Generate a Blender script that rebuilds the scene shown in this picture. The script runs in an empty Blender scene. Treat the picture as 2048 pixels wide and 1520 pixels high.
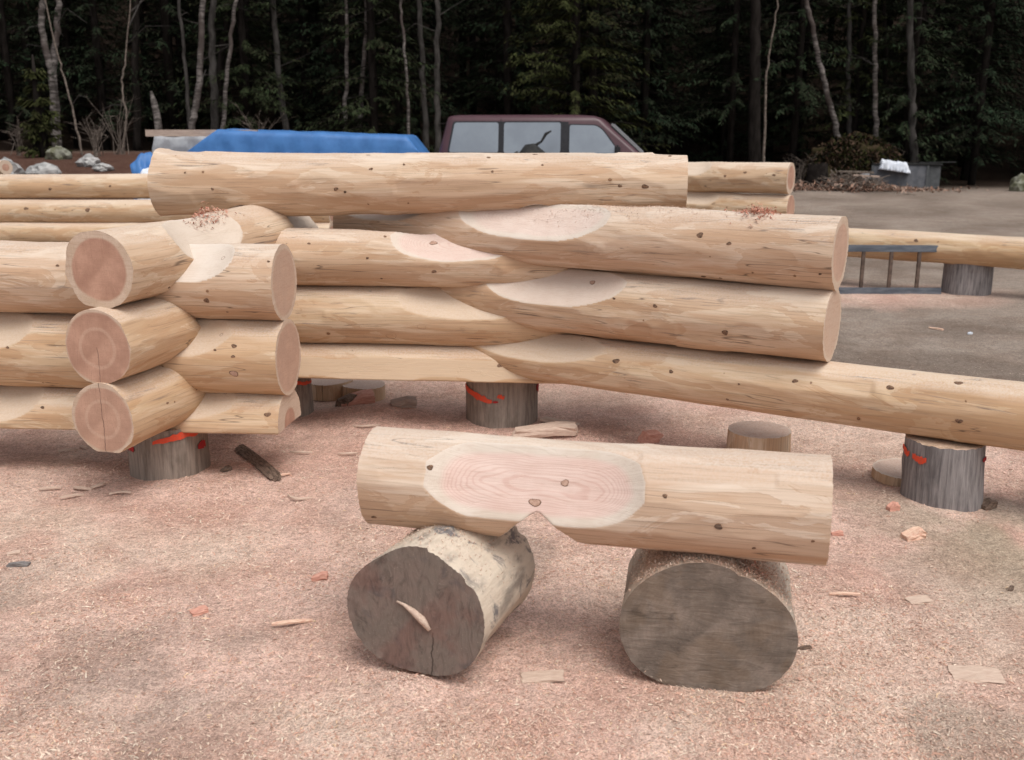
import bpy, bmesh, math, random
import numpy as np
from mathutils import Vector, Matrix
R = math.radians
random.seed(7)
rng = np.random.default_rng(7)
S = bpy.context.scene
COL = S.collection

# ------------------------------------------------------------------ camera, sky, sun, exposure
CAM_H, PITCH, FPX = 1.65, math.atan(0.25), 2000.0
cd = bpy.data.cameras.new('camera'); cam = bpy.data.objects.new('camera', cd); COL.objects.link(cam)
cam.location = (0, 0, CAM_H); cam.rotation_euler = (R(90) - PITCH, 0, 0)
cd.sensor_width = 36; cd.lens = FPX / 2048 * 36; cd.clip_start = 0.05; cd.clip_end = 3000
S.camera = cam
cd.dof.use_dof = True; cd.dof.focus_distance = 4.4; cd.dof.aperture_fstop = 4.0
S.render.resolution_x, S.render.resolution_y = 1024, 760
W = bpy.data.worlds.new('World'); S.world = W; W.use_nodes = True
wt = W.node_tree; wt.nodes.clear()
SUN_EL, SUN_AZ = 62, 150            # azimuth measured clockwise from +Y (behind the camera, to the right)
sky = wt.nodes.new('ShaderNodeTexSky'); sky.sky_type = 'NISHITA'; sky.sun_disc = False
sky.sun_elevation = R(SUN_EL); sky.sun_rotation = R(SUN_AZ); sky.air_density = 1.0; sky.dust_density = 4.0
hs = wt.nodes.new('ShaderNodeHueSaturation'); hs.inputs['Saturation'].default_value = 0.22
bg = wt.nodes.new('ShaderNodeBackground'); bg.inputs['Strength'].default_value = 0.135
wo = wt.nodes.new('ShaderNodeOutputWorld')
wt.links.new(sky.outputs[0], hs.inputs['Color']); wt.links.new(hs.outputs[0], bg.inputs['Color']); wt.links.new(bg.outputs[0], wo.inputs[0])
sd = bpy.data.lights.new('sun', 'SUN'); sd.energy = 1.5; sd.angle = R(34); sd.color = (1.0, 0.95, 0.88)
sun = bpy.data.objects.new('sun', sd); COL.objects.link(sun)
sdir = Vector((math.sin(R(SUN_AZ)) * math.cos(R(SUN_EL)), math.cos(R(SUN_AZ)) * math.cos(R(SUN_EL)), math.sin(R(SUN_EL))))
sun.rotation_euler = sdir.to_track_quat('Z', 'Y').to_euler(); sun.location = (0, 0, 30)
S.view_settings.view_transform = 'Standard'; S.view_settings.look = 'None'
S.view_settings.exposure = 0.20; S.view_settings.gamma = 1.0; S.view_settings.use_curve_mapping = False
S.cycles.use_denoising = True
S.cycles.max_bounces = 6; S.cycles.diffuse_bounces = 4; S.cycles.glossy_bounces = 3; S.cycles.transmission_bounces = 4; S.cycles.transparent_max_bounces = 6
CA, SA = math.cos(PITCH), math.sin(PITCH)

def ray(px, py):
    x, y = (px - 1024) / FPX, (760 - py) / FPX
    return Vector((x, CA + y * SA, -SA + y * CA))
def at(px, py, t):                   # world point seen at a photo pixel at depth t along the lens axis
    return Vector((0, 0, CAM_H)) + ray(px, py) * t
def onz(px, py, z=0.0):              # world point seen at a photo pixel on height z
    d = ray(px, py); return Vector((0, 0, CAM_H)) + d * ((z - CAM_H) / d.z)
def onY(px, py, Y):
    d = ray(px, py); return Vector((0, 0, CAM_H)) + d * (Y / d.y)
def pix(p):
    t = p[1] * CA + (CAM_H - p[2]) * SA
    return 1024 + FPX * p[0] / t

# ------------------------------------------------------------------ numeric noise
_perm = np.random.default_rng(3).random((256, 256))
def vnoise(x, y):
    xi = np.floor(x).astype(int); yi = np.floor(y).astype(int)
    fx = x - xi; fy = y - yi
    fx = fx * fx * (3 - 2 * fx); fy = fy * fy * (3 - 2 * fy)
    a = _perm[xi & 255, yi & 255]; b = _perm[(xi + 1) & 255, yi & 255]
    c = _perm[xi & 255, (yi + 1) & 255]; d = _perm[(xi + 1) & 255, (yi + 1) & 255]
    return (a * (1 - fx) + b * fx) * (1 - fy) + (c * (1 - fx) + d * fx) * fy
def fbm(x, y, o=4):
    v = 0; a = .5; s = 0
    for k in range(o):
        v = v + a * vnoise(x + 17.3 * k, y + 9.1 * k); s += a; a *= .5; x = x * 2.03; y = y * 2.03
    return v / s
def sstep(a, b, x):
    t = np.clip((x - a) / (b - a), 0, 1); return t * t * (3 - 2 * t)

# ------------------------------------------------------------------ materials
class NT:
    def __init__(s, name):
        s.m = bpy.data.materials.new(name); s.m.use_nodes = True; s.t = s.m.node_tree; s.t.nodes.clear()
        s.out = s.t.nodes.new('ShaderNodeOutputMaterial'); s.b = s.t.nodes.new('ShaderNodeBsdfPrincipled')
        s.t.links.new(s.b.outputs[0], s.out.inputs[0])
    def put(s, inp, v):
        if v is None: return
        if isinstance(v, bpy.types.NodeSocket): s.t.links.new(v, inp)
        else:
            if isinstance(v, (tuple, list)) and len(v) == 3 and inp.type == 'RGBA': v = (*v, 1)
            inp.default_value = v
    def math(s, op, a, b=None, c=None, clamp=False):
        n = s.t.nodes.new('ShaderNodeMath'); n.operation = op; n.use_clamp = clamp
        s.put(n.inputs[0], a); s.put(n.inputs[1], b); s.put(n.inputs[2], c); return n.outputs[0]
    def mix(s, f, a, b, mode='MIX'):
        n = s.t.nodes.new('ShaderNodeMix'); n.data_type = 'RGBA'; n.blend_type = mode
        s.put(n.inputs[0], f); s.put(n.inputs[6], a); s.put(n.inputs[7], b); return n.outputs[2]
    def mr(s, v, a, b, c=0.0, d=1.0):
        n = s.t.nodes.new('ShaderNodeMapRange'); n.interpolation_type = 'SMOOTHSTEP'
        for i, x in enumerate((v, a, b, c, d)): s.put(n.inputs[i], x)
        return n.outputs[0]
    def attr(s, name, out='Fac'):
        n = s.t.nodes.new('ShaderNodeAttribute'); n.attribute_name = name; return n.outputs[out]
    def coord(s, out='Object'):
        return s.t.nodes.new('ShaderNodeTexCoord').outputs[out]
    def pos(s): return s.t.nodes.new('ShaderNodeNewGeometry').outputs['Position']
    def nz(s):
        g = s.t.nodes.new('ShaderNodeNewGeometry'); x = s.t.nodes.new('ShaderNodeSeparateXYZ'); s.t.links.new(g.outputs['Normal'], x.inputs[0]); return x.outputs[2]
    def sep(s, v):
        x = s.t.nodes.new('ShaderNodeSeparateXYZ'); s.put(x.inputs[0], v); return x.outputs
    def vmul(s, v, k):
        n = s.t.nodes.new('ShaderNodeVectorMath'); n.operation = 'MULTIPLY'; s.put(n.inputs[0], v); n.inputs[1].default_value = k; return n.outputs[0]
    def vadd(s, v, w):
        n = s.t.nodes.new('ShaderNodeVectorMath'); n.operation = 'ADD'; s.put(n.inputs[0], v); s.put(n.inputs[1], w); return n.outputs[0]
    def noise(s, v, scale, detail=4, rough=.55, dist=0.0, col=False):
        n = s.t.nodes.new('ShaderNodeTexNoise'); s.put(n.inputs['Vector'], v); n.inputs['Scale'].default_value = scale
        n.inputs['Detail'].default_value = detail; n.inputs['Roughness'].default_value = rough; n.inputs['Distortion'].default_value = dist
        return n.outputs['Color' if col else 'Fac']
    def voro(s, v, scale, rand=1.0, dim='3D'):
        n = s.t.nodes.new('ShaderNodeTexVoronoi'); n.voronoi_dimensions = dim; s.put(n.inputs['Vector'], v); n.inputs['Scale'].default_value = scale; n.inputs['Randomness'].default_value = rand
        return n.outputs['Distance'], n.outputs['Color']
    def obj(s, out): return s.t.nodes.new('ShaderNodeObjectInfo').outputs[out]
    def bump(s, h, strength=.3, dist=.01):
        n = s.t.nodes.new('ShaderNodeBump'); n.inputs['Strength'].default_value = strength; n.inputs['Distance'].default_value = dist
        s.put(n.inputs['Height'], h); s.t.links.new(n.outputs[0], s.b.inputs['Normal'])
    def done(s, col, rough=.8, spec=.25, metal=0.0):
        s.put(s.b.inputs['Base Color'], col); s.put(s.b.inputs['Roughness'], rough); s.put(s.b.inputs['Specular IOR Level'], spec); s.put(s.b.inputs['Metallic'], metal)
        return s.m

def mat_peeled():
    n = NT('peeled_wood')
    uv = n.attr('wuv', 'Vector'); rr = n.attr('rr'); cut = n.attr('cut')
    oc = n.t.nodes.new('ShaderNodeSeparateColor'); n.t.links.new(n.obj('Color'), oc.inputs[0])
    heart, crack, tone = oc.outputs[0], oc.outputs[1], oc.outputs[2]
    rnd = n.obj('Random'); sheart = n.obj('Alpha')
    off = n.t.nodes.new('ShaderNodeCombineXYZ'); n.put(off.inputs[0], n.math('MULTIPLY', rnd, 37.0)); n.put(off.inputs[2], n.math('MULTIPLY', rnd, 91.0)); n.put(off.inputs[1], n.math('MULTIPLY', rnd, 53.0))
    U = n.vadd(uv, off.outputs[0])
    # peeled surface
    patch = n.mr(n.noise(n.vmul(U, (1.1, 8, 1)), 1.0, 6, .62, .5), .44, .56)
    patch2 = n.mr(n.noise(n.vmul(U, (1.8, 14, 1)), 1.3, 5, .6, .8), .49, .56)
    cream = n.mix(tone, (.65, .525, .425), (.63, .475, .315)); tan = n.mix(tone, (.53, .35, .24), (.505, .31, .165))
    c = n.mix(n.math('MULTIPLY', patch, .62), cream, tan)
    c = n.mix(n.math('MULTIPLY', patch2, .45), c, n.mix(tone, (.54, .38, .27), (.52, .36, .20)))
    edge = n.mr(n.noise(n.vmul(U, (1.3, 4.6, 1)), 1.5, 6, .58, .9), .495, .515)
    c = n.mix(n.math('MULTIPLY', edge, .46), c, n.mix(tone, (.47, .295, .185), (.45, .255, .125)))
    st = n.noise(n.vmul(U, (3.0, 110, 1)), 1.0, 5, .65, .3)
    c = n.mix(n.mr(st, .48, .75, 0, .6), c, (.30, .20, .125))
    st2 = n.noise(n.vmul(U, (2.2, 38, 1)), 1.0, 6, .7, 1.2)
    grey = n.mr(n.noise(n.vmul(U, (1.2, 4, 1)), 1.4, 3), .42, .60)
    c = n.mix(n.math('MULTIPLY', n.mr(st2, .56, .69, 0, .8), grey), c, (.16, .13, .115))
    spk = n.noise(U, 90, 3, .7)
    c = n.mix(n.mr(spk, .66, .74, 0, .35), c, (.2, .14, .1))
    # long fine drying checks
    chk = n.noise(n.vmul(U, (.9, 17, 1)), 1.0, 2, .5, .2)
    chkl = n.math('ABSOLUTE', n.math('SUBTRACT', chk, .5))
    chkm = n.math('MULTIPLY', n.mr(chkl, .0, .010, 1, 0), n.mr(n.noise(n.vmul(U, (1.6, 3.2, 1)), 1.1, 2), .49, .56))
    c = n.mix(n.math('MULTIPLY', chkm, .75), c, (.12, .085, .06))
    # knots
    kd, kc = n.voro(U, 4.6, 1.0, '2D')
    ksc = n.t.nodes.new('ShaderNodeSeparateColor'); n.t.links.new(kc, ksc.inputs[0])
    kr = n.math('MULTIPLY_ADD', n.math('POWER', ksc.outputs[1], 2.0), .03, .014)
    kd2 = n.math('ADD', kd, n.math('MULTIPLY_ADD', n.noise(U, 60, 2), .04, -.02))
    kin = n.math('MULTIPLY', n.math('LESS_THAN', kd2, kr), n.math('GREATER_THAN', ksc.outputs[0], .80))
    kring = n.mr(n.math('DIVIDE', kd2, kr), .45, .95)
    halo = n.math('MULTIPLY', n.mr(n.math('DIVIDE', kd2, kr), 1.0, 2.2, .5, 0), n.math('GREATER_THAN', ksc.outputs[0], .80))
    c = n.mix(halo, c, (.36, .22, .12))
    kcol = n.mix(kring, (.30, .16, .09), (.07, .045, .035))
    c = n.mix(kin, c, kcol)
    # cut wood: heart, sap, rings
    P = n.coord('Object'); px = n.sep(P)
    pore = n.noise(P, 160, 3, .7)
    dist = n.math('MULTIPLY_ADD', n.noise(n.vmul(P, (2.2, 6, 6)), 1.0, 3, .5), .16, -.08)
    rn = n.math('ADD', rr, dist)
    endc = n.math('GREATER_THAN', cut, .9)
    hh = n.math('ADD', n.math('MULTIPLY', endc, heart), n.math('MULTIPLY', n.math('SUBTRACT', 1.0, endc), sheart))
    hm = n.mr(rn, n.math('SUBTRACT', hh, .04), n.math('ADD', hh, .045), 1, 0)
    blot = n.noise(P, 9, 4, .6)
    heartc = n.mix(n.mr(blot, .3, .7), (.37, .205, .145), (.53, .32, .235))
    band = n.mr(n.math('ABSOLUTE', n.math('SUBTRACT', rn, .52)), .02, .07, .45, 0)
    heartc = n.mix(n.math('MULTIPLY', band, n.math('GREATER_THAN', crack, .1)), heartc, (.60, .42, .32))
    tt = n.mr(tone, .35, .7)
    scarfheart = n.mix(tt, n.mix(n.mr(blot, .35, .65), (.68, .525, .465), (.645, .475, .415)), (.56, .37, .25))
    sapc = n.mix(n.mr(blot, .3, .7), (.60, .47, .37), (.53, .40, .30))
    scarfsap = n.mix(tt, n.mix(n.mr(blot, .3, .7), (.655, .575, .50), (.60, .51, .43)), (.565, .42, .29))
    em = n.attr('em')
    hm = n.math('MULTIPLY', hm, n.mr(em, 0, 1))
    cc = n.mix(hm, n.mix(endc, scarfsap, sapc), n.mix(endc, scarfheart, heartc))
    ring = n.math('SINE', n.math('MULTIPLY', n.math('MULTIPLY_ADD', n.noise(n.vmul(P, (3, 14, 14)), 1.0, 2), .035, rn), 320.0))
    ring = n.mr(ring, .1, 1.0, 0, 1)
    cc = n.mix(n.math('MULTIPLY', ring, n.mix(endc, n.mix(hm, (.12,) * 3, (.34,) * 3), (.20,) * 3)), cc, n.mix(hm, (.52, .42, .33), (.50, .27, .22)))
    fibre = n.noise(n.vmul(P, (8, 170, 170)), 1.0, 3, .6)
    cc = n.mix(n.mr(fibre, .5, .75, 0, .25), cc, (.40, .25, .18))
    saw = n.noise(n.vmul(P, (1, 9, 85)), 1.0, 4, .65, .9)
    cc = n.mix(n.math('MULTIPLY', endc, n.mr(saw, .45, .75, 0, .38)), cc, (.40, .24, .17))
    # vertical drying check on some ends
    wob = n.math('MULTIPLY_ADD', n.noise(n.vmul(P, (1, 0, 9)), 1.0, 3), .03, -.015)
    cr = n.mr(n.math('ABSOLUTE', n.math('ADD', px[1], wob)), .0006, .0030, .9, 0)
    low = n.math('MAXIMUM', n.math('GREATER_THAN', crack, .9), n.math('LESS_THAN', px[2], .01))
    cr = n.math('MULTIPLY', n.math('MULTIPLY', cr, low), n.mr(n.noise(n.vmul(P, (1, 0, 14)), 1.0, 3), .3, .6, .35, 1))
    cc = n.mix(n.math('MULTIPLY', n.math('MULTIPLY', cr, endc), crack), cc, (.10, .06, .045))
    cc = n.mix(n.math('MULTIPLY', n.mr(pore, .56, .70, 0, .4), endc), cc, (.22, .12, .085))
    kd3, kc3 = n.voro(n.vadd(P, off.outputs[0]), 5.5)
    k3 = n.math('LESS_THAN', n.math('ABSOLUTE', n.math('SUBTRACT', kd3, .055)), .012)
    k3 = n.math('MULTIPLY', k3, n.math('SUBTRACT', 1.0, endc))
    cc = n.mix(n.math('MULTIPLY', k3, .6), cc, (.24, .13, .09))
    cm = n.mr(cut, .002, .009)
    col = n.mix(cm, c, cc)
    # paler upward faces: sky light put into the colour, along with fine sawdust
    dn = n.noise(n.pos(), 110, 4, .75)
    dust = n.math('MULTIPLY', n.mr(n.nz(), .35, .98), n.mr(dn, .30, .70, .15, .62))
    col = n.mix(dust, col, (.66, .585, .525))
    h = n.math('ADD', n.math('MULTIPLY', st, .7), n.math('MULTIPLY_ADD', edge, -.35, n.math('MULTIPLY', st2, .5)))
    h = n.math('SUBTRACT', h, n.math('MULTIPLY', n.math('ADD', kring, chkm), n.math('MULTIPLY_ADD', kin, .4, .1)))
    n.bump(n.math('MULTIPLY_ADD', n.math('MULTIPLY', saw, endc), .6, h), .28, .008)
    return n.done(col, .72, .2)

def mat_weathered(name, a, b, dark, scale=1.0, endc=(.16, .13, .11)):
    n = NT(name); uv = n.attr('wuv', 'Vector'); rr = n.attr('rr'); cut = n.attr('cut')
    rnd = n.obj('Random'); off = n.t.nodes.new('ShaderNodeCombineXYZ'); n.put(off.inputs[0], n.math('MULTIPLY', rnd, 33.0)); n.put(off.inputs[1], n.math('MULTIPLY', rnd, 13.0))
    U = n.vadd(uv, off.outputs[0])
    f = n.noise(n.vmul(U, (5 * scale, 60 * scale, 1)), 1.0, 6, .65, .4)
    g = n.noise(n.vmul(U, (3, 6, 1)), 1.3, 4, .6)
    c = n.mix(n.mr(f, .35, .65), a, b)
    c = n.mix(n.mr(f, .55, .75, 0, .8), c, dark)
    c = n.mix(n.mr(g, .5, .7, 0, .55), c, dark)
    P = n.coord('Object')
    e = n.mix(n.mr(n.noise(P, 10, 5, .65), .35, .68), endc, tuple(x * 1.7 for x in endc))
    e = n.mix(n.mr(n.noise(P, 160, 3, .7), .64, .72, 0, .6), e, (.50, .38, .30))
    fib = n.noise(n.vmul(P, (4, 9, 42)), 1.0, 6, .68, 1.1)
    e = n.mix(n.mr(fib, .42, .72, 0, .5), e, tuple(x * .55 for x in endc))
    e = n.mix(n.mr(n.noise(P, 5.5, 4, .6, .6), .46, .62, 0, .5), e, (endc[0] * 1.15, endc[1] * 1.02, endc[2] * .86))
    e = n.mix(n.mr(n.noise(n.vmul(P, (2, 5, 11)), 1.6, 5, .7, .4), .56, .70, 0, .5), e, (.05, .04, .034))
    ringn = n.math('SINE', n.math('MULTIPLY', n.math('ADD', rr, n.math('MULTIPLY', n.noise(P, 7, 3), .12)), 120.0))
    e = n.mix(n.mr(ringn, .4, 1, 0, .10), e, tuple(x * .5 for x in endc))
    col = n.mix(n.mr(cut, .3, .6), c, e)
    dn = n.noise(n.pos(), 70, 4, .7)
    big = n.noise(n.pos(), 6, 3, .6)
    dust = n.math('MULTIPLY', n.mr(n.nz(), .35, .85), n.mr(n.math('ADD', dn, n.math('MULTIPLY', big, .6)), .62, .9, 0, .92))
    col = n.mix(dust, col, n.mix(n.mr(dn, .4, .62), (.42, .29, .22), (.60, .45, .35)))
    capm = n.mr(cut, .3, .6)
    n.bump(n.math('ADD', n.math('MULTIPLY', f, n.math('SUBTRACT', 1.0, capm)), n.math('MULTIPLY', n.math('MULTIPLY', fib, capm), .8)), .5, .012)
    return n.done(col, .9, .1)

def mat_bolster_birch():
    n = NT('mouldy_pale_wood'); uv = n.attr('wuv', 'Vector'); cut = n.attr('cut'); rr = n.attr('rr'); U = uv
    f = n.noise(n.vmul(U, (7, 40, 1)), 1.0, 5, .6)
    c = n.mix(f, (.66, .58, .48), (.52, .43, .34))
    m = n.noise(U, 8.5, 6, .62, .8)
    c = n.mix(n.mr(m, .54, .64, 0, .85), c, (.115, .115, .13))
    m2 = n.noise(n.vmul(U, (3, 7, 1)), 1.2, 4, .6)
    c = n.mix(n.mr(m2, .48, .66, 0, .8), c, (.22, .19, .165))
    P = n.coord('Object'); endc = (.20, .162, .138)
    e = n.mix(n.mr(n.noise(P, 7, 5, .65), .35, .68), endc, (.24, .175, .15))
    e = n.mix(n.mr(n.noise(P, 12, 3, .6, .5), .55, .7, 0, .6), e, (.12, .105, .105))
    e = n.mix(n.mr(n.noise(P, 150, 3, .7), .63, .72, 0, .65), e, (.50, .38, .30))
    fib = n.noise(n.vmul(P, (5, 34, 12)), 1.0, 6, .68, 1.6)
    e = n.mix(n.mr(n.noise(n.vmul(P, (2, 7, 5)), 1.6, 5, .7, .8), .55, .70, 0, .55), e, (.055, .045, .04))
    ck = n.math('ABSOLUTE', n.math('ADD', n.sep(P)[1], n.math('MULTIPLY_ADD', n.noise(n.vmul(P, (1, 0, 5)), 1.0, 4), .09, .01)))
    e = n.mix(n.math('MULTIPLY', n.mr(ck, .0008, .004, .75, 0), n.math('LESS_THAN', n.sep(P)[2], -.05)), e, (.03, .024, .02))
    e = n.mix(n.mr(n.noise(P, 4.5, 4, .6), .5, .62, 0, .55), e, (.20, .115, .095))
    e = n.mix(n.mr(fib, .45, .7, 0, .45), e, (.075, .06, .052))
    col = n.mix(n.mr(cut, .3, .6), c, e)
    dn = n.noise(n.pos(), 70, 4, .7)
    dust = n.math('MULTIPLY', n.mr(n.nz(), .5, .95), n.mr(dn, .5, .68, 0, .8))
    col = n.mix(dust, col, (.66, .55, .46))
    capm = n.mr(cut, .3, .6)
    n.bump(n.math('ADD', n.math('MULTIPLY', n.math('ADD', f, m), n.math('SUBTRACT', 1.0, capm)), n.math('MULTIPLY', fib, capm)), .45, .012)
    return n.done(col, .88, .12)

def mat_simple(name, a, b, scale=20, stretch=(1, 1, 1), rough=.85, spec=.15, bump=.25, metal=0.0, thr=(.35, .65), detail=4):
    n = NT(name); v = n.vmul(n.coord('Object'), stretch)
    f = n.noise(v, scale, detail, .6)
    n.bump(f, bump, .01)
    return n.done(n.mix(n.mr(f, thr[0], thr[1]), a, b), rough, spec, metal)

def mat_vcol(name, attr='Col', speck=None, rough=.9, spec=.1):
    n = NT(name); c = n.attr(attr, 'Color')
    if speck:
        f = n.noise(n.pos(), speck, 3, .6); c = n.mix(n.mr(f, .3, .7, 0, .35), c, (.06, .045, .03))
    return n.done(c, rough, spec)

def mat_ground():
    n = NT('sawdust_and_dirt'); c = n.attr('Col', 'Color'); P = n.pos(); d = n.attr('dust')
    a = n.noise(P, 140, 3, .7); b = n.noise(P, 45, 4, .65); e = n.noise(P, 11, 5, .65)
    big = n.noise(P, 2.3, 5, .6)
    k = n.mix(n.mr(a, .36, .64), (.72,) * 3, (1.18,) * 3)
    k = n.mix(1.0, k, n.mix(n.mr(b, .34, .62), (.82,) * 3, (1.08,) * 3), 'MULTIPLY')
    k = n.mix(1.0, k, n.mix(n.mr(e, .36, .62), (.90,) * 3, (1.05,) * 3), 'MULTIPLY')
    k = n.mix(1.0, k, n.mix(n.mr(big, .34, .62), (.90, .85, .82), (1.04, 1.03, 1.02)), 'MULTIPLY')
    col = n.mix(1.0, c, k, 'MULTIPLY')
    vd, vc = n.voro(P, 55)
    vs = n.t.nodes.new('ShaderNodeSeparateColor'); n.t.links.new(vc, vs.inputs[0])
    lt = n.math('MULTIPLY', n.math('LESS_THAN', vd, .24), n.math('GREATER_THAN', vs.outputs[0], n.math('MULTIPLY_ADD', d, -.2, .93)))
    col = n.mix(n.math('MULTIPLY', lt, .7), col, (.66, .53, .42))
    h = n.math('ADD', n.math('MULTIPLY', a, .5), n.math('ADD', b, n.math('MULTIPLY', e, 1.5)))
    n.bump(h, .65, .03)
    return n.done(col, .95, .05)

def mat_bark_birch():
    n = NT('birch_bark'); P = n.coord('Object')
    f = n.noise(n.vmul(P, (4, 4, 14)), 1.0, 5, .7); g = n.noise(n.vmul(P, (1.5, 1.5, .8)), 1.0, 4, .6)
    c = n.mix(n.mr(f, .38, .58), (.20, .178, .168), (.06, .052, .048))
    c = n.mix(n.mr(g, .48, .62, 0, .9), c, (.07, .055, .05))
    n.bump(f, .5, .02); return n.done(c, .9, .1)

M = dict(peeled=mat_peeled(),
    stump=mat_weathered('weathered_stump_wood', (.32, .265, .225), (.225, .185, .155), (.11, .088, .072), endc=(.36, .27, .20)),
    stump_grey=mat_weathered('grey_fibrous_wood', (.30, .275, .27), (.17, .155, .155), (.085, .078, .08), endc=(.36, .27, .20)),
    bolster=mat_weathered('dusty_bolster_wood', (.50, .43, .355), (.38, .33, .275), (.20, .17, .145), endc=(.165, .134, .112)),
    birchbolster=mat_bolster_birch(), ground=mat_ground(),
    chips=mat_vcol('wood_shavings', speck=None), leaf=mat_vcol('needles', speck=9, rough=.8, spec=.05),
    birch=mat_bark_birch(),
    bark=mat_simple('conifer_bark', (.011, .009, .008), (.024, .020, .018), 9, (1, 1, .25), .95, .05, .6),
    greybark=mat_simple('grey_bark', (.030, .027, .025), (.072, .066, .062), 8, (1, 1, .3), .95, .05, .6),
    dry=mat_simple('dry_dead_wood', (.10, .08, .068), (.20, .165, .14), 14, (1, 1, 1), .9, .1, .3),
    rock=mat_simple('granite', (.22, .22, .22), (.44, .43, .42), 5, (1, 1, 1), .9, .15, .5, detail=7),
    mossrock=mat_simple('mossy_granite', (.10, .10, .06), (.24, .24, .20), 5, (1, 1, 1), .95, .1, .5, detail=7),
    moss=mat_simple('mossy_soil', (.022, .023, .008), (.055, .038, .025), 6, (1, 1, 1), .98, .03, .8, detail=7),
    paint=mat_simple('orange_marking_paint', (.72, .075, .03), (.58, .085, .045), 60, (1, 1, 1), .6, .3, .1),
    redpaint=mat_simple('dull_red_marking_paint', (.40, .02, .02), (.30, .025, .03), 60, (1, 1, 1), .7, .2, .1),
    fresh=mat_simple('fresh_split_wood', (.62, .36, .27), (.74, .55, .42), 22, (2, 8, 8), .85, .15, .3),
    pinkwood=mat_simple('pink_heartwood', (.52, .25, .19), (.64, .36, .28), 26, (1, 6, 6), .85, .15, .3),
    paleslab=mat_simple('pale_slab_wood', (.52, .38, .305), (.61, .475, .385), 18, (2, 8, 8), .85, .15, .3),
    darkwood=mat_simple('dark_bark_slab', (.10, .07, .055), (.24, .17, .13), 26, (1, 6, 6), .9, .1, .5),
    greyshard=mat_simple('grey_bark_shard', (.16, .145, .14), (.26, .24, .23), 26, (1, 6, 6), .9, .1, .5),
    tarp=mat_simple('blue_tarpaulin', (.042, .14, .36), (.058, .18, .44), 4, (1, 1, 1), .5, .35, .12),
    plastic=mat_simple('cloudy_plastic_sheet', (.20, .20, .215), (.34, .35, .37), 4, (1, 1, 1), .4, .4, .3),
    beam=mat_simple('grey_pink_timber', (.34, .26, .22), (.46, .36, .30), 20, (.4, 6, 6), .9, .1, .2),
    van=mat_simple('plum_car_paint', (.060, .022, .030), (.070, .028, .036), 3, (1, 1, 1), .38, .5, .0),
    vantrim=mat_simple('black_trim', (.018, .018, .022), (.028, .028, .033), 30, (1, 1, 1), .6, .3, .05),
    chrome=mat_simple('grey_trim', (.30, .31, .33), (.36, .37, .39), 30, (1, 1, 1), .35, .5, .0, .6),
    film=mat_simple('reflective_window_film', (.29, .315, .35), (.33, .36, .395), 2, (1, 1, 1), .3, .5, .0, .9),
    glass=mat_simple('dark_glass', (.02, .023, .025), (.03, .033, .035), 2, (1, 1, 1), .08, .5, .0),
    tyre=mat_simple('tyre_rubber', (.02, .02, .02), (.035, .035, .035), 40, (1, 1, 1), .9, .1, .2),
    steel=mat_simple('blue_grey_steel', (.085, .10, .125), (.16, .18, .21), 12, (.5, 3, 3), .5, .4, .1, .3),
    rust=mat_simple('rusty_brown_steel', (.075, .055, .045), (.14, .10, .08), 22, (1, 1, 1), .75, .2, .2),
    crate=mat_simple('grey_crate_panel', (.105, .11, .125), (.15, .155, .17), 6, (1, 1, 1), .8, .2, .1),
    crateshade=mat_simple('shaded_crate_grey', (.08, .085, .09), (.11, .115, .12), 8, (1, 1, 1), .8, .2, .1),  # darker grey: shade of the right side put into the colour, posts share it
    lid=mat_simple('black_lid_board', (.018, .018, .018), (.03, .03, .03), 12, (1, 1, 1), .7, .2, .1),
    cloth=mat_simple('white_cloth', (.56, .60, .68), (.68, .71, .77), 8, (1, 1, 1), .85, .1, .1),
)

# ------------------------------------------------------------------ object helpers
def link(name, me, mat=None, parent=None, loc=(0, 0, 0), rot=None):
    o = bpy.data.objects.new(name, me); COL.objects.link(o)
    o.location = loc
    if rot is not None: o.rotation_euler = rot
    if mat is not None and me is not None and not me.materials: me.materials.append(mat)
    if parent is not None: o.parent = parent
    return o
def tag(o, label=None, cat=None, group=None, kind=None):
    if label: o['label'] = label
    if cat: o['category'] = cat
    if group: o['group'] = group
    if kind: o['kind'] = kind
    return o
def empty(name, loc, rz=0.0):
    o = bpy.data.objects.new(name, None); COL.objects.link(o); o.location = loc; o.rotation_euler = (0, 0, rz); o.empty_display_size = .1
    return o
def mesh_np(name, V, F, smooth=False, attrs=None):
    me = bpy.data.meshes.new(name); V = np.asarray(V, dtype=np.float32)
    F = np.asarray(F, dtype=np.int32); k = F.shape[1]; nf = len(F)
    me.vertices.add(len(V)); me.vertices.foreach_set('co', V.ravel())
    me.loops.add(nf * k); me.loops.foreach_set('vertex_index', F.ravel())
    me.polygons.add(nf); me.polygons.foreach_set('loop_start', np.arange(0, nf * k, k, dtype=np.int32))
    me.polygons.foreach_set('use_smooth', np.full(nf, smooth, dtype=bool))
    for a, (ty, dat) in (attrs or {}).items():
        at_ = me.attributes.new(a, ty, 'POINT'); dat = np.asarray(dat, dtype=np.float32)
        at_.data.foreach_set({'FLOAT': 'value', 'FLOAT_VECTOR': 'vector', 'FLOAT_COLOR': 'color'}[ty], dat.ravel())
    me.update(calc_edges=True); me.validate(); return me
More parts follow.
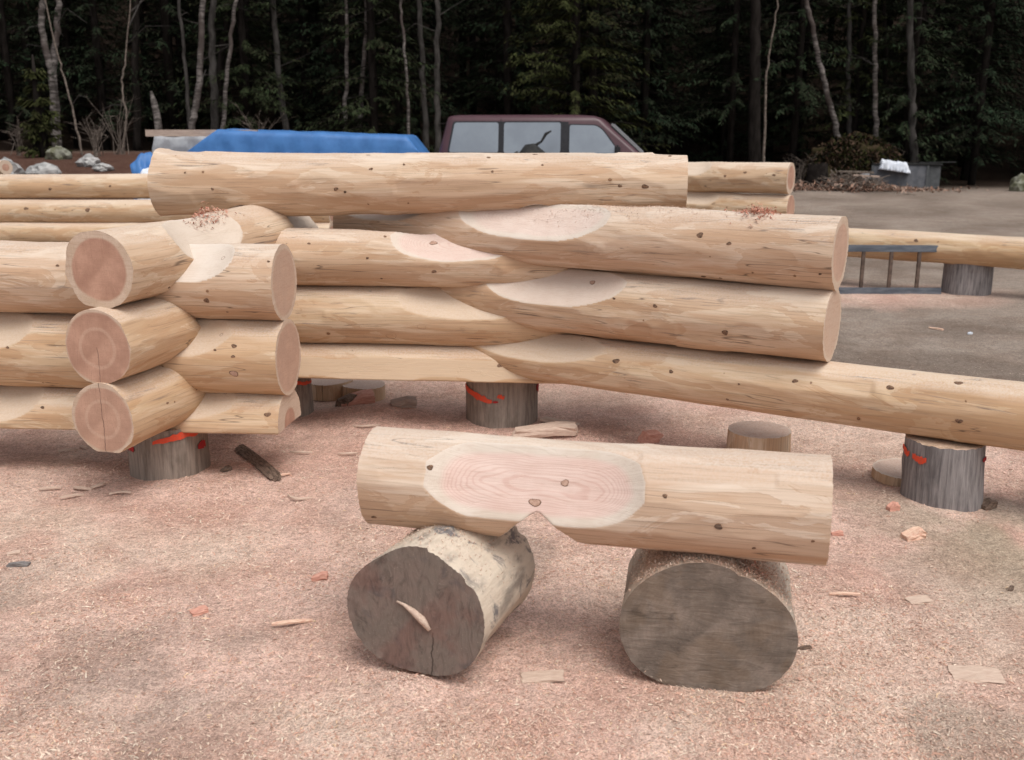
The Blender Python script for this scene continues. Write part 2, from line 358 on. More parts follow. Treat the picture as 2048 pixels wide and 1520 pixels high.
class MB:                               # collects boxes, bars, tubes into one mesh
    def __init__(s): s.v = []; s.f = []
    def add(s, vs, fs):
        b = len(s.v); s.v += [tuple(v) for v in vs]; s.f += [tuple(i + b for i in f) for f in fs]; return s
    def box(s, c, d, mat=None):
        vs = [Vector((x * d[0] / 2, y * d[1] / 2, z * d[2] / 2)) for x in (-1, 1) for y in (-1, 1) for z in (-1, 1)]
        if mat is not None: vs = [mat @ v for v in vs]
        return s.add([v + Vector(c) for v in vs], [(0, 1, 3, 2), (4, 6, 7, 5), (0, 4, 5, 1), (2, 3, 7, 6), (0, 2, 6, 4), (1, 5, 7, 3)])
    def bar(s, p, q, w, h):
        p, q = Vector(p), Vector(q); d = q - p; m = d.to_track_quat('X', 'Z').to_matrix()
        return s.box((p + q) / 2, (d.length, w, h), m)
    def tube(s, pts, rad, n=6):
        pts = [Vector(p) for p in pts]; b = len(s.v); m = len(pts)
        for i, p in enumerate(pts):
            d = (pts[min(i + 1, m - 1)] - pts[max(i - 1, 0)]).normalized()
            a = d.orthogonal().normalized() if i == 0 else (a - d * a.dot(d)).normalized()
            c = d.cross(a); r = rad[i] if hasattr(rad, '__len__') else rad
            for k in range(n):
                t = 2 * math.pi * k / n; s.v.append(tuple(p + (a * math.cos(t) + c * math.sin(t)) * r))
        for i in range(m - 1):
            for k in range(n):
                k2 = (k + 1) % n; s.f.append((b + i * n + k, b + i * n + k2, b + (i + 1) * n + k2, b + (i + 1) * n + k))
        s.f.append(tuple(b + k for k in range(n))[::-1]); s.f.append(tuple(b + (m - 1) * n + k for k in range(n)))
        return s
    def build(s, name, mat, parent=None, loc=(0, 0, 0), rot=None, smooth=False, bevel=0.0):
        me = bpy.data.meshes.new(name); me.from_pydata(s.v, [], s.f)
        if bevel:
            bm = bmesh.new(); bm.from_mesh(me); bmesh.ops.bevel(bm, geom=bm.edges[:], offset=bevel, segments=2, affect='EDGES'); bm.to_mesh(me); bm.free()
        if smooth: me.polygons.foreach_set('use_smooth', [True] * len(me.polygons))
        me.update(); return link(name, me, mat, parent, loc, rot)

# ------------------------------------------------------------------ terrain
def terrain(x, y):
    x = np.asarray(x, float); y = np.asarray(y, float)
    z = 1.05 * sstep(17.5, 24, y) * sstep(-4.0, -7.5, x)
    z = z + np.maximum(y - 36, 0) * .45 * sstep(36, 42, y) * sstep(150, 60, y)  # rise added behind the trees to block bright sky in the gaps
    z = z + np.where(y > 150, 0, 0)
    far = sstep(60, 150, y) * 24
    z = np.where(y > 60, np.maximum(z, 10.8 + far), z)
    z = z + sstep(9, 14, y) * (fbm(x * .5, y * .5, 3) - .5) * .10
    near = sstep(14, 7, y)
    z = z + near * ((fbm(x * 1.7, y * 1.7, 3) - .5) * .05 + (fbm(x * 9, y * 9, 3) - .5) * .018)
    for (mx, my, rx, ry, h) in MOUNDS:
        z = z + h * np.exp(-(((x - mx) / rx) ** 2 + ((y - my) / ry) ** 2)) * (.75 + .5 * fbm(x * 12, y * 12, 2))
    return z
def mound(px, py, rx, ry, h):
    p = onz(px, py); MOUNDS.append((p.x, p.y, rx, ry, h))
MOUNDS = []
mound(740, 835, .28, .22, .06); mound(1110, 872, .26, .12, .035); mound(345, 985, .3, .12, .025); mound(815, 1376, .10, .05, .03)
for _m in ((345, 955, .27, .24, .016), (1008, 848, .28, .25, .014), (1880, 1012, .25, .23, .012), (850, 1330, .28, .22, .010), (1516, 895, .22, .2, .02)): mound(*_m)
mound(1160, 880, .3, .1, .03)
def g_at(px, py):
    p = onz(px, py)
    for _ in range(6): p = onz(px, py, float(terrain(p.x, p.y)))
    return p
def gz(x, y): return float(terrain(x, y))
def graded(a, b, step, lo, hi, grow):
    c = list(np.arange(a, b + 1e-6, step)); s = step; x = c[-1]
    while x < hi: s *= grow; x += s; c.append(x)
    s = step; x = c[0]; pre = []
    while x > lo: s *= grow; x -= s; pre.append(x)
    return np.array(pre[::-1] + c)
gx = graded(-3.2, 3.2, .024, -400, 400, 1.13); gy = graded(1.6, 7.5, .024, -60, 600, 1.10)
GX, GY = np.meshgrid(gx, gy); GZ = terrain(GX, GY)
nx, ny = len(gx), len(gy)
idx = np.arange(nx * ny).reshape(ny, nx)
GF = np.stack([idx[:-1, :-1], idx[:-1, 1:], idx[1:, 1:], idx[1:, :-1]], -1).reshape(-1, 4)
def dustmask(x, y):
    n = fbm(x * .9 + 3, y * .9, 4); n2 = fbm(x * 3.1, y * 3.1 + 8, 3)
    m = np.ones_like(x)
    m = m * sstep(1.0, 0.0, sstep(.0, 1.0, ((x - 1.9) * .9 + (y - 5.6) * .55 + (n - .5) * 1.8) / 1.0))       # grey dirt right and far
    m = np.maximum(m, .9 * np.exp(-(((x - 3.6) / 1.5) ** 2 + ((y - 10.2) / .8) ** 2)))                     # shavings under the far sill
    m = m * (1 - .8 * np.exp(-(((x - 2.0) / .6) ** 2 + ((y - 3.8) / .75) ** 2)) * sstep(.30, .52, n2))
    m = m * (1 - .42 * sstep(.0, .5, (-x - y * .55 + .78 + (n - .5) * .7)) * sstep(.38, .6, n2) * sstep(3.9, 3.3, y))          # grey corner lower left
    m = m * (1 - .48 * sstep(.54, .70, fbm(x * 1.6 + 20, y * 1.6, 4)) * sstep(5.5, 4, y))
    m = m * sstep(9.5, 7.0, y + (n - .5) * 2) + sstep(7, 9.5, y) * np.where(m > .3, .9 * np.exp(-(((x - 3.6) / 1.6) ** 2 + ((y - 10.2) / .8) ** 2)), 0)
    return np.clip(m, 0, 1)
D = dustmask(GX, GY); n1 = fbm(GX * 1.3, GY * 1.3, 4)[..., None]; n2 = fbm(GX * 2.9 + 5, GY * 2.9, 4)[..., None]
pink = np.array([.70, .495, .42]); pale = np.array([.71, .545, .455]); rosy = np.array([.60, .385, .315]); khaki = np.array([.42, .36, .27])
dirt = np.array([.235, .19, .16]); dirt2 = np.array([.33, .275, .235]); soil = np.array([.035, .024, .018]); bank = np.array([.10, .055, .042])
c = pink + (pale - pink) * sstep(.4, .65, n1); c = c + (rosy - c) * (sstep(.5, .7, n2) * .65)
rz_ = np.exp(-(((GX - .0) / 1.5) ** 2 + ((GY - 5.6) / 1.3) ** 2))[..., None]
c = c + (rosy - c) * rz_ * .55
dc = dirt + (dirt2 - dirt) * sstep(.38, .62, n1)
kh = (np.exp(-(((GX - 2.1) / .8) ** 2 + ((GY - 3.6) / 1.2) ** 2)))[..., None]
dc = dc + (khaki - dc) * kh
c = dc * (1 - D[..., None]) + c * D[..., None]
ff = sstep(27.5, 31, GY + (n1[..., 0] - .5) * 3)[..., None]
c = c * (1 - ff) + soil * ff
bk = (sstep(17, 20, GY) * sstep(-3.5, -6, GX))[..., None] * (1 - ff)
c = c * (1 - bk) + bank * bk
colr = np.concatenate([c, np.ones_like(c[..., :1])], -1)
g = link('ground', mesh_np('ground', np.stack([GX, GY, GZ], -1).reshape(-1, 3), GF, True, {'Col': ('FLOAT_COLOR', colr.reshape(-1, 4)), 'dust': ('FLOAT', D.ravel())}), M['ground'])
tag(g, 'sawdust covered yard turning to grey dirt towards the forest', kind='structure')

# ------------------------------------------------------------------ logs
def frame(p0, p1):
    X = (p1 - p0).normalized(); up = Vector((0, 0, 1)) if abs(X.z) < .9 else Vector((0, -1, 0))
    Y = up.cross(X).normalized(); Z = X.cross(Y)
    m = Matrix((X, Y, Z)).transposed().to_4x4(); m.translation = p0; return m
def log_mesh(name, p0, p1, r0, r1, cuts=(), ds=.012, nth=128, facets=46, und=.017, seed=0, caps=(1, 1), ragged=.0015, squash=None, facet_d=.0085, em=1.0, bulge=9):
    rg = np.random.default_rng(seed + 100)
    L = (p1 - p0).length; ns = max(8, int(L / ds)); s = np.linspace(0, L, ns + 1); th = np.linspace(0, 2 * math.pi, nth + 1)
    SS, TT = np.meshgrid(s, th, indexing='ij')
    R0 = r0 + (r1 - r0) * SS / L
    r = np.ones_like(SS)
    for k in range(9):
        kt = rg.integers(0, 4); r += und * rg.normal() * .5 * np.sin(kt * TT + rg.random() * 6.28 + SS * rg.normal() * 2.2)
    if squash is not None: r *= squash(TT)
    for k in range(int(bulge * L)):
        a = rg.random() * 6.283; s0 = rg.random() * L; dt = np.abs((TT - a + math.pi) % (2 * math.pi) - math.pi)
        r += rg.normal() * .020 * np.exp(-((SS - s0) / rg.uniform(.05, .16)) ** 2 - (dt / rg.uniform(.3, .8)) ** 2)
    r = r * R0
    r[:, -1] = r[:, 0]
    for k in range(int(facets * L)):
        a = rg.random() * 6.283; s0 = rg.random() * L; hl = rg.uniform(.06, .34); d = rg.uniform(.2, 1) * facet_d * r0 / .17
        m = np.abs(s - s0) < hl
        if not m.any(): continue
        sub = np.clip(1 - (np.abs(s[m] - s0) / hl) ** 4, 0, 1)[:, None]
        cs = np.cos(TT[m] - a - (SS[m] - s0) * rg.normal() * .05); h = R0[m] - d * sub + d * .15
        lim = np.where(cs > .3, h / np.maximum(cs, .3), 9)
        r[m] = np.minimum(r[m], lim)
    r[:, -1] = r[:, 0]
    rout = r.copy()
    for (s0, hl, ang, depth, p) in cuts:
        a = R(ang); w = np.clip(1 - np.abs((SS - s0) / hl) ** p, -.6, 1) if p else np.ones_like(SS)
        nz_ = (fbm(SS * 5 + seed, TT * 2, 3) - .5) * .008
        h = R0 - depth * w + nz_ * (1 if p else .3); cs = np.cos(TT - a)
        lim = np.where((cs > .06), h / np.maximum(cs, .06), 9)
        r = np.minimum(r, lim)
    r[:, -1] = r[:, 0]
    bx = .006 * np.sin(SS / L * 3.1 * rg.uniform(.6, 1.6) + rg.random() * 6) * min(L, 3) / 2; bz = .006 * np.sin(SS / L * 3.1 * rg.uniform(.6, 1.6) + rg.random() * 6) * min(L, 3) / 2
    jit = (rg.random(r.shape) - .5) * 2 * ragged; jit[1:-1] = 0; jit[:, -1] = jit[:, 0]
    V = np.stack([SS + jit, r * np.cos(TT) + bx, r * np.sin(TT) + bz], -1)
    rr = r / R0; cut = (rout - r) / R0
    uv = np.stack([SS, TT * r0, np.zeros_like(SS)], -1)
    idx = np.arange(V.shape[0] * V.shape[1]).reshape(V.shape[:2])
    F = np.stack([idx[:-1, :-1], idx[1:, :-1], idx[1:, 1:], idx[:-1, 1:]], -1).reshape(-1, 4)
    Vs, Rs, Cs, Us, Fs = [V.reshape(-1, 3)], [rr.ravel()], [cut.ravel()], [uv.reshape(-1, 3)], [F]
    base = V.shape[0] * V.shape[1]
    for e, row in ((0, 0), (1, -1)):
        if not caps[e]: continue
        fr = np.array([1, .965, .86, .72, .55, .36, .18, .04])
        ctr = np.array([s[row], bx[row, 0], bz[row, 0]])
        rim = V[row] - ctr
        cv = ctr + fr[:, None, None] * rim[None]; cv[:, :, 0] = np.where(np.arange(len(fr))[:, None] == 0, cv[:, :, 0], s[row] + (rg.random(cv.shape[:2]) - .5) * .0002)
        cv[:, -1] = cv[:, 0]
        i2 = base + np.arange(len(fr) * (nth + 1)).reshape(len(fr), nth + 1)
        q = np.stack([i2[:-1, :-1], i2[:-1, 1:], i2[1:, 1:], i2[1:, :-1]], -1).reshape(-1, 4)
        ii = i2[-1]; half = nth // 2
        q2 = np.array([[ii[k], ii[k + 1], ii[nth - k - 1], ii[nth - k]] for k in range(half - 1)] )
        q = np.concatenate([q, q2])
        if e == 1: q = q[:, ::-1]
        q = q[:, ::-1] if e == 0 else q[:, ::1]
        q = q if e == 0 else q
        Vs.append(cv.reshape(-1, 3)); Rs.append((fr[:, None] * rr[row][None]).ravel()); Cs.append(np.ones(cv.shape[0] * cv.shape[1]))
        Us.append(np.concatenate([np.full((cv.shape[0] * cv.shape[1], 1), s[row]), cv.reshape(-1, 3)[:, 1:]], 1)); Fs.append(q)
        base += cv.shape[0] * cv.shape[1]
    V = np.concatenate(Vs)
    me = mesh_np(name, V, np.concatenate(Fs), True, {'rr': ('FLOAT', np.concatenate(Rs)), 'cut': ('FLOAT', np.concatenate(Cs)), 'wuv': ('FLOAT_VECTOR', np.concatenate(Us)), 'em': ('FLOAT', np.full(len(V), em))})
    bm = bmesh.new(); bm.from_mesh(me); bmesh.ops.recalc_face_normals(bm, faces=bm.faces[:]); bm.to_mesh(me); bm.free()
    return me
LOGN = [0]
def s_px(p0, p1, px):                  # distance along a log's axis where it shows at photo column px
    d = (p1 - p0).normalized(); lo, hi = -2.0, (p1 - p0).length + 2
    sg = 1 if pix(p0 + d * .5) > pix(p0) else -1
    for _ in range(40):
        mid = (lo + hi) / 2
        if (pix(p0 + d * mid) - px) * sg < 0: lo = mid
        else: hi = mid
    return lo
def log(p0, p1, r0, r1, label, group=None, cuts=(), heart=.72, crack=0., tone=.4, sh=.62, mat='peeled', name='peeled_log', cat='log', **k):
    p0, p1 = Vector(p0), Vector(p1); LOGN[0] += 1
    cu = [((s_px(p0, p1, c_[0]),) + tuple(c_[1:])) for c_ in cuts]
    k.setdefault('seed', LOGN[0])
    me = log_mesh(name, p0, p1, r0, r1, cuts=cu, **k)
    o = link(name, me, M[mat]); o.matrix_world = frame(p0, p1)
    o.color = (heart, crack, tone, sh); tag(o, label, cat, group); return o

aA = R(15.5); dA = Vector((math.sin(aA), math.cos(aA), 0))
aB = R(6.5); dB = Vector((math.cos(aB), -math.sin(aB), 0))
aC = R(30); dC = Vector((math.cos(aC), -math.sin(aC), 0))
dD = Vector((math.cos(R(3)), -math.sin(R(3)), 0))
KA = Vector((-1.635, 4.76, 0)); KC = Vector((-.05, 5.5, 0))
def P(k, d, s, z): return k + d * s + Vector((0, 0, z))
WALL = 'peeled logs of the log shell'
# left corner, logs coming toward us (A)
log(P(KA, dA, -.50, 1.070), P(KA, dA, 1.30, 1.09), .172, .168, 'topmost of the three left corner logs, its round end red hearted with a pale rim', WALL,
    cuts=[(372, .30, 40, .075, 3), (372, .30, 140, .06, 3), (575, .26, 40, .07, 3), (575, .26, 140, .07, 3)], heart=.79, tone=.48, sh=.45, em=.9)
log(P(KA, dA, -.57, .732), P(KA, dA, 1.25, .755), .166, .160, 'middle of the three round log ends at the left corner, brown and ringed', WALL,
    cuts=[(385, .25, 38, .075, 2), (385, .25, 142, .075, 2)], heart=.95, crack=.7, tone=.65, em=.85)
log(P(KA, dA, -.58, .424), P(KA, dA, 1.25, .42), .160, .155, 'lowest of the three round log ends at the left corner, split by a vertical crack', WALL,
    cuts=[(390, .24, 38, .07, 2), (390, .24, 142, .07, 2), (300, 9, 270, .012, 0)], heart=.90, crack=1., tone=.8, em=.75)
# left wall running across (B)
log(P(KA, dB, -3.2, .965), P(KA, dB, .565, .962), .170, .181, 'upper log of the left wall with a big pale oval end', WALL,
    cuts=[(385, .26, 128, .055, 3), (60, .3, 60, .03, 3)], heart=.86, tone=.25, sh=.4, em=.5)
log(P(KA, dB, -3.2, .614), P(KA, dB, .565, .597), .185, .187, 'middle log of the left wall, its round brown end directly below the pale oval end', WALL,
    cuts=[(392, .24, 130, .045, 2), (-15, .30, 128, .05, 3)], heart=.88, tone=.75, em=.6)
log(P(KA, dB, -3.2, .245), P(KA, dB, .55, .252), .174, .174, 'half log lying flat side down at the bottom of the left wall', WALL,
    cuts=[(395, .24, 128, .03, 2), (-10, .34, 125, .055, 3), (200, 9, 270, .170, 0)], heart=.45, tone=.7, sh=.3)
# back wall behind the corner (D), parallel to B
log(P(KC, dD, -1.95, .965), P(KC, dD, 1.15, .958), .160, .160, 'upper log of the rear wall, reddish oval scarf where it tucks behind the angled log', WALL,
    cuts=[(915, .36, 128, .060, 2.4), (800, .3, 60, .05, 3)], heart=.62, tone=.42, sh=.90)
log(P(KC, dD, -1.95, .640), P(KC, dD, 1.1, .640), .168, .166, 'middle log of the rear wall, tan scarf and a large ringed knot', WALL,
    cuts=[(930, .38, 130, .055, 2.4)], heart=.95, tone=.7)
log(P(KC, dD, -1.95, .315), P(KC, dD, .9, .315), .172, .172, 'flat half log at the foot of the rear wall, dusted with reddish sawdust', WALL,
    cuts=[(700, 9, 270, .170, 0), (760, 9, 160, .012, 0)], heart=.93, tone=.75, sh=.2)
# angled wall coming toward us on the right (C)
log(P(KC, dC, -1.05, 1.10), P(KC, dC, 1.80, 1.10), .166, .168, 'top log of the angled right wall with a pink eye shaped scarf', WALL,
    cuts=[(1085, .46, 131, .070, 2.4), (790, .36, 112, .06, 3)], heart=.80, tone=.2, sh=.84, em=.6)
log(P(KC, dC, -1.05, .765), P(KC, dC, 1.79, .764), .168, .176, 'second log of the angled right wall, between the scarfed top log and long sill', WALL,
    cuts=[(1120, .42, 131, .060, 2.4)], heart=.88, tone=.45, sh=.95, em=.4)
log(P(KC, dC, -1.0, .425), P(KC, dC, 3.5, .452), .128, .162, 'long sill log under the angled right wall running off the right edge', WALL,
    cuts=[(1085, .42, 131, .045, 2.4), (1000, 9, 270, .02, 0)], heart=.95, tone=.75)
# loose top log (E)
pE0, pE1 = Vector((-1.965, 5.73, 1.366)), Vector((.925, 5.42, 1.368))
log(pE0, pE1, .181, .149, 'loose peeled log resting alone across the top of both walls', None,
    cuts=[(500, .14, 270, .07, 2), (1075, .12, 262, .035, 2)], heart=.7, tone=.36, und=.026)
# foreground log on two bolsters
fz = .575
pF0, pF1 = at(752, 950, 3.29), at(1656, 1019, 2.94)
log(pF0, pF1, .160, .164, 'short peeled foreground log on two round blocks, pink oval scarf on its face', None,
    cuts=[(1085, .345, 153, .058, 4), (1092, .15, 268, .128, 1.2)], heart=.72, tone=.12, sh=.85, ds=.007, nth=192, facets=60)

# ------------------------------------------------------------------ second log shell far behind
FAR = 'peeled logs of the far log shell'
for i, (py, nm) in enumerate(((371, 'topmost'), (422, 'middle'), (470, 'lowest'))):
    q0, q1 = at(-420, py + 1, 12.9), at(664 if i else 820, py, 12.3)
    log(q0, q1, .150, .158, f'{nm} of three long yellow far wall logs at the left edge', FAR, heart=.7, tone=.7, ds=.05, nth=48, facets=12)
log(at(-60, 336, 14.6), at(12, 335, 14.0), .10, .10, 'pale round log end poking in at the left edge above the far wall', FAR, heart=.5, tone=.6, ds=.04, nth=40)
KG = at(1582, 357, 11.0)
log(Vector((KG.x, KG.y, 1.13)) - dC * 2.6, Vector((KG.x, KG.y, 1.13)), .168, .172, 'upper far log right of the loose top log, with a pale notch', FAR,
    cuts=[(1385, .26, 128, .05, 3)], heart=.75, tone=.6, ds=.03, nth=72)
log(Vector((KG.x, KG.y, .80)) - dC * 2.6, Vector((KG.x, KG.y, .80)) + dC * .02, .166, .170, 'lower far log right of the loose top log, half hidden by the angled wall', FAR,
    cuts=[(1400, .26, 128, .04, 3)], heart=.93, tone=.75, ds=.03, nth=72)
log(Vector((KG.x, KG.y, .47)) - dC * 2.6, Vector((KG.x, KG.y, .45)) + dC * 3.6, .15, .165, 'long far sill log on a short stump at the right edge, ladder leaning before it', FAR,
    heart=.7, tone=.95, ds=.03, nth=72)

# ------------------------------------------------------------------ stumps, bolsters
def vstump(px, py_ground, h, r, label, mat='stump', name='support_stump', taper=.96, marks=(), lean=(0, 0), squash=None, seed=1, buried=.06, group='stumps under the logs', cat='stump', **k):
    p = onz(px, py_ground); p = p + Vector((p.x, p.y, 0)).normalized() * r * .95
    zb = gz(p.x, p.y) - buried
    p0, p1 = Vector((p.x, p.y, zb)), Vector((p.x + lean[0], p.y + lean[1], h))
    me = log_mesh(name, p0, p1, r / taper, r, ds=.02, nth=96, facets=4, und=.035, seed=seed, ragged=.004, squash=squash, facet_d=.006, **k)
    o = link(name, me, M[mat]); fm = frame(p0, p1); o.matrix_world = fm; tag(o, label, cat, group)
    toc = math.atan2(-p.y, -p.x)
    for (dpx, zc, wpx, hgt, mt, wav, *slp) in marks:       # paint strokes wrapped on the stump's face
        sc = FPX / (p.y * CA + (CAM_H - zc) * SA)
        n = 18; vs = []; fs = []; rad = r * 1.0
        me_co = None
        for j in range(n + 1):
            u = j / n; off = (dpx + (u - .5) * wpx) / sc
            off = max(-.97 * rad, min(.97 * rad, off)); th = toc - math.pi / 2 * 0 + math.asin(off / rad) * 1.0
            zz = zc + wav * math.sin(u * 5 + dpx) - (slp[0] * (u - .5) if slp else 0) + random.uniform(-.004, .004); hh = hgt * (.55 + .45 * math.sin(math.pi * min(1, max(0, u)))) * random.uniform(.75, 1.15)
            for kk in (-1, 0, 1):
                rad_here = r * 1.02
                d3 = Vector((math.cos(th), math.sin(th), 0))
                w = Vector((p.x, p.y, zz + kk * hh / 2)) + d3 * rad_here
                # drop onto the stump's real surface
                loc = fm.inverted() @ (Vector((p.x, p.y, zz + kk * hh / 2)) + d3 * (r * 1.5)); dirl = (fm.to_3x3().inverted() @ (-d3))
                hit, co, nn_, _ = o.ray_cast(loc, dirl)
                vs.append((co + nn_ * .006) if hit else fm.inverted() @ w)
        for j in range(n):
            for kk in range(2):
                a = j * 3 + kk; fs.append((a, a + 3, a + 4, a + 1))
        pm = MB().add(vs, fs).build('paint_mark', M[mt]); pm.parent = o
        sol = pm.modifiers.new('t', 'SOLIDIFY'); sol.thickness = .0015
    return o
bpy.context.view_layer.update()
vstump(345, 963, .262, .190, 'weathered stump under the left corner with a wavy orange paint stroke', seed=3, taper=1.0,
       marks=[(25, .222, 105, .034, 'paint', .012, -.03), (-76, .155, 22, .034, 'redpaint', 0), (70, .14, 26, .04, 'redpaint', .005)])
vstump(1008, 857, .29, .216, 'weathered stump under the wall crossing with a slanted orange paint bar', seed=5, taper=1.0,
       marks=[(-50, .190, 56, .042, 'paint', .002, .05), (-6, .188, 14, .024, 'paint', .004), (-16, .160, 10, .012, 'redpaint', 0), (71, .21, 12, .05, 'redpaint', .003)])
vstump(1876, 1020, .292, .176, 'silver grey fibrous stump under the long sill at the right with small orange marks', mat='stump_grey', seed=8, taper=.97,
       marks=[(-68, .235, 14, .03, 'paint', .01), (-42, .222, 26, .034, 'paint', .004), (74, .23, 12, .02, 'redpaint', 0)])
vstump(575, 838, .29, .145, 'dark narrow stump behind the left corner with a red slash', seed=11, marks=[(32, .205, 36, .022, 'paint', .006)], mat='stump')
vstump(1930, 590, .325, .225, 'short grey stump under the far sill log', seed=13, mat='stump_grey', group='stumps under the far shell')
for i, px in enumerate((120,)):
    vstump(px, 540, .27, .2, 'grey stump under the far left wall', seed=20 + i, group='stumps under the far shell')

def lip(t, a, w): return np.clip(1 - np.abs((t - a + math.pi) % (2 * math.pi) - math.pi) / w, 0, 1)
def sq_left(t): return 1 + .05 * np.cos(2 * t + .6) + .03 * np.cos(3 * t + 1.0) + .010 * np.sin(5 * t) + .07 * np.clip(lip(t, 1.75, .22) * 3, 0, 1) * 0 + .045 * (((t - 1.05) % 6.283) < .75) * np.clip((((t - 1.05) % 6.283)) / .7, 0, 1) - .05 * lip(t, 2.5, .12)
def sq_right(t): return 1 + .125 * np.cos(2 * t - .35) + .035 * np.cos(3 * t + 1.8) + .008 * np.sin(5 * t) - .03 * lip(t, 2.0, .12)
def bolster(c, az, Ln, r0, r1, label, mat, squash, seed, cuts=(), tilt=0.0):
    d = Vector((math.sin(az), math.cos(az), tilt)); p0 = Vector(c); p1 = p0 + d * Ln
    me = log_mesh('log_bolster', p0, p1, r0, r1, cuts=cuts, ds=.008, nth=180, facets=14, und=.018, seed=seed, ragged=.003, squash=squash, facet_d=.01)
    o = link('log_bolster', me, M[mat]); o.matrix_world = frame(p0, p1); tag(o, label, 'log block', 'round blocks under the foreground log'); return o
bl = at(828, 1228, 3.03); br = at(1412, 1262, 3.0)
BL = bolster(bl, R(22), .44, .219, .218, 'pale mouldy round block under the left part of the foreground log', 'birchbolster', sq_left, 31)
BR = bolster(br, R(11), .42, .240, .244, 'wide oval sawdust topped block under the right part of the foreground log', 'bolster', sq_right, 32)

# ------------------------------------------------------------------ discs, chunks, slivers on the yard
def disc(px, py, r, h, label, tilt=(0, 0), mat='peeled', sink=.0, seed=1, heart=.85):
    p = g_at(px, py); p0 = Vector((p.x, p.y, p.z - sink)); p1 = p0 + Vector((math.sin(tilt[0]) * h, math.sin(tilt[1]) * h, h))
    me = log_mesh('log_offcut', p0, p1, r, r * .98, ds=.015, nth=96, facets=3, und=.04, seed=seed, ragged=.002, em=.75)
    o = link('log_offcut', me, M[mat]); o.matrix_world = frame(p0, p1); o.color = (heart, 0, .5, 1); tag(o, label, 'log offcut', 'round offcuts lying in the sawdust'); return o
disc(1516, 902, .162, .12, 'thick round offcut standing behind the foreground log', seed=41, heart=.97)
disc(1812, 955, .155, .045, 'thin round offcut leaning flat beside the grey right stump', seed=42, heart=.97)
disc(660, 790, .15, .10, 'left of two thick offcuts under the rear wall', seed=43, heart=.95)
disc(730, 795, .14, .09, 'right of two thick offcuts under the rear wall', seed=44, heart=.95)

def chunk(name, px, py, dims, rz, label, mat, cat='wood chip', group=None, tilt=(0, 0), seed=0, sink=.15, lift=0):
    rg = random.Random(seed + px); p = g_at(px, py); bm = bmesh.new()
    bmesh.ops.create_cube(bm, size=1)
    bmesh.ops.subdivide_edges(bm, edges=bm.edges[:], cuts=2, use_grid_fill=True)
    for v in bm.verts:
        x, y, z = v.co
        taper = 1 - .35 * abs(x) * rg.random() if abs(x) > .4 else 1
        v.co = Vector((x * dims[0] * (1 + rg.uniform(-.08, .08)), y * dims[1] * taper * (1 + rg.uniform(-.15, .15)), z * dims[2] * (1 + rg.uniform(-.2, .2))))
        v.co.z += dims[2] * .3 * math.sin(x * 4 + rg.random())
    me = bpy.data.meshes.new(name); bm.to_mesh(me); bm.free()
    o = link(name, me, M[mat], loc=(p.x, p.y, p.z + dims[2] * (.5 - sink) + lift), rot=(tilt[0], tilt[1], rz)); tag(o, label, cat, group); return o
chunk('wood_block', 640, 1158, (.058, .032, .022), .1, 'small pink wood block alone on the sawdust left of the left block', 'pinkwood')
chunk('wood_block', 1786, 1020, (.050, .035, .030), .2, 'small pink wood block just left of the foot of the grey right stump', 'pinkwood')
chunk('wood_block', 1826, 1076, (.090, .055, .032), .35, 'largest pink and cream wood block lying on the right below the grey stump', 'fresh')
chunk('wood_block', 1674, 1070, (.048, .018, .016), 0, 'small pink stick just right of the foreground log end', 'pinkwood')
chunk('wood_flake', 398, 1224, (.055, .045, .012), .6, 'flat rosy flake in the sawdust at lower left', 'pinkwood')
chunk('bark_shard', 38, 1131, (.085, .026, .012), -.05, 'flat grey bark shard at the left edge', 'greyshard')
chunk('wood_flake', 28, 1108, (.05, .025, .01), .4, 'pale flake just above the grey bark shard', 'paleslab')
chunk('wood_flake', 1838, 1202, (.085, .05, .008), .1, 'pale flat flake on the sawdust right of the right block', 'paleslab')
chunk('wood_slab', 1950, 1352, (.15, .09, .010), -.15, 'broad pale bark slab at the lower right edge', 'paleslab')
chunk('wood_slab', 1085, 1356, (.13, .06, .010), .05, 'pale thin slab lying between the two round blocks', 'paleslab')
chunk('twig', 1608, 1298, (.05, .010, .010), .2, 'short dark red twig at the right foot of the right block', 'darkwood', cat='twig')
chunk('bark_shard', 2022, 1180, (.04, .014, .012), .9, 'tiny dark bark bit near the right edge', 'darkwood')
chunk('bark_shard', 1975, 1015, (.07, .05, .03), .4, 'dark clod of bark at the right foot of the grey stump', 'darkwood')
chunk('bark_shard', 452, 942, (.05, .03, .02), .8, 'dark bark chip beside the fallen dark plank', 'darkwood')
chunk('wood_plank', 514, 926, (.58, .055, .022), -1.0, 'dark weathered plank lying beside the left corner stump', 'darkwood', cat='plank', tilt=(.5, 0))
chunk('wood_plank', 1122, 846, (.22, .11, .018), -.45, 'pale board lying right of the crossing stump', 'paleslab', cat='plank', tilt=(-.2, .1))
chunk('wood_plank', 1090, 868, (.34, .10, .05), .02, 'pale slab behind the foreground log at the crossing stump', 'paleslab', cat='plank')
chunk('wood_block', 1300, 884, (.09, .06, .07), .5, 'reddish wedge just behind the foreground log', 'pinkwood', tilt=(.3, .5))
chunk('wood_block', 715, 808, (.20, .12, .06), .25, 'split reddish slab before the offcuts under the rear wall', 'pinkwood', tilt=(.15, -.1))
chunk('wood_block', 692, 812, (.09, .10, .07), -.4, 'broken brown chunk leaning on the split reddish slab', 'darkwood', tilt=(.1, .3))
chunk('wood_block', 808, 812, (.15, .10, .05), .1, 'flat brown chunk at the right end of the pieces under the rear wall', 'beam', tilt=(.05, .05))
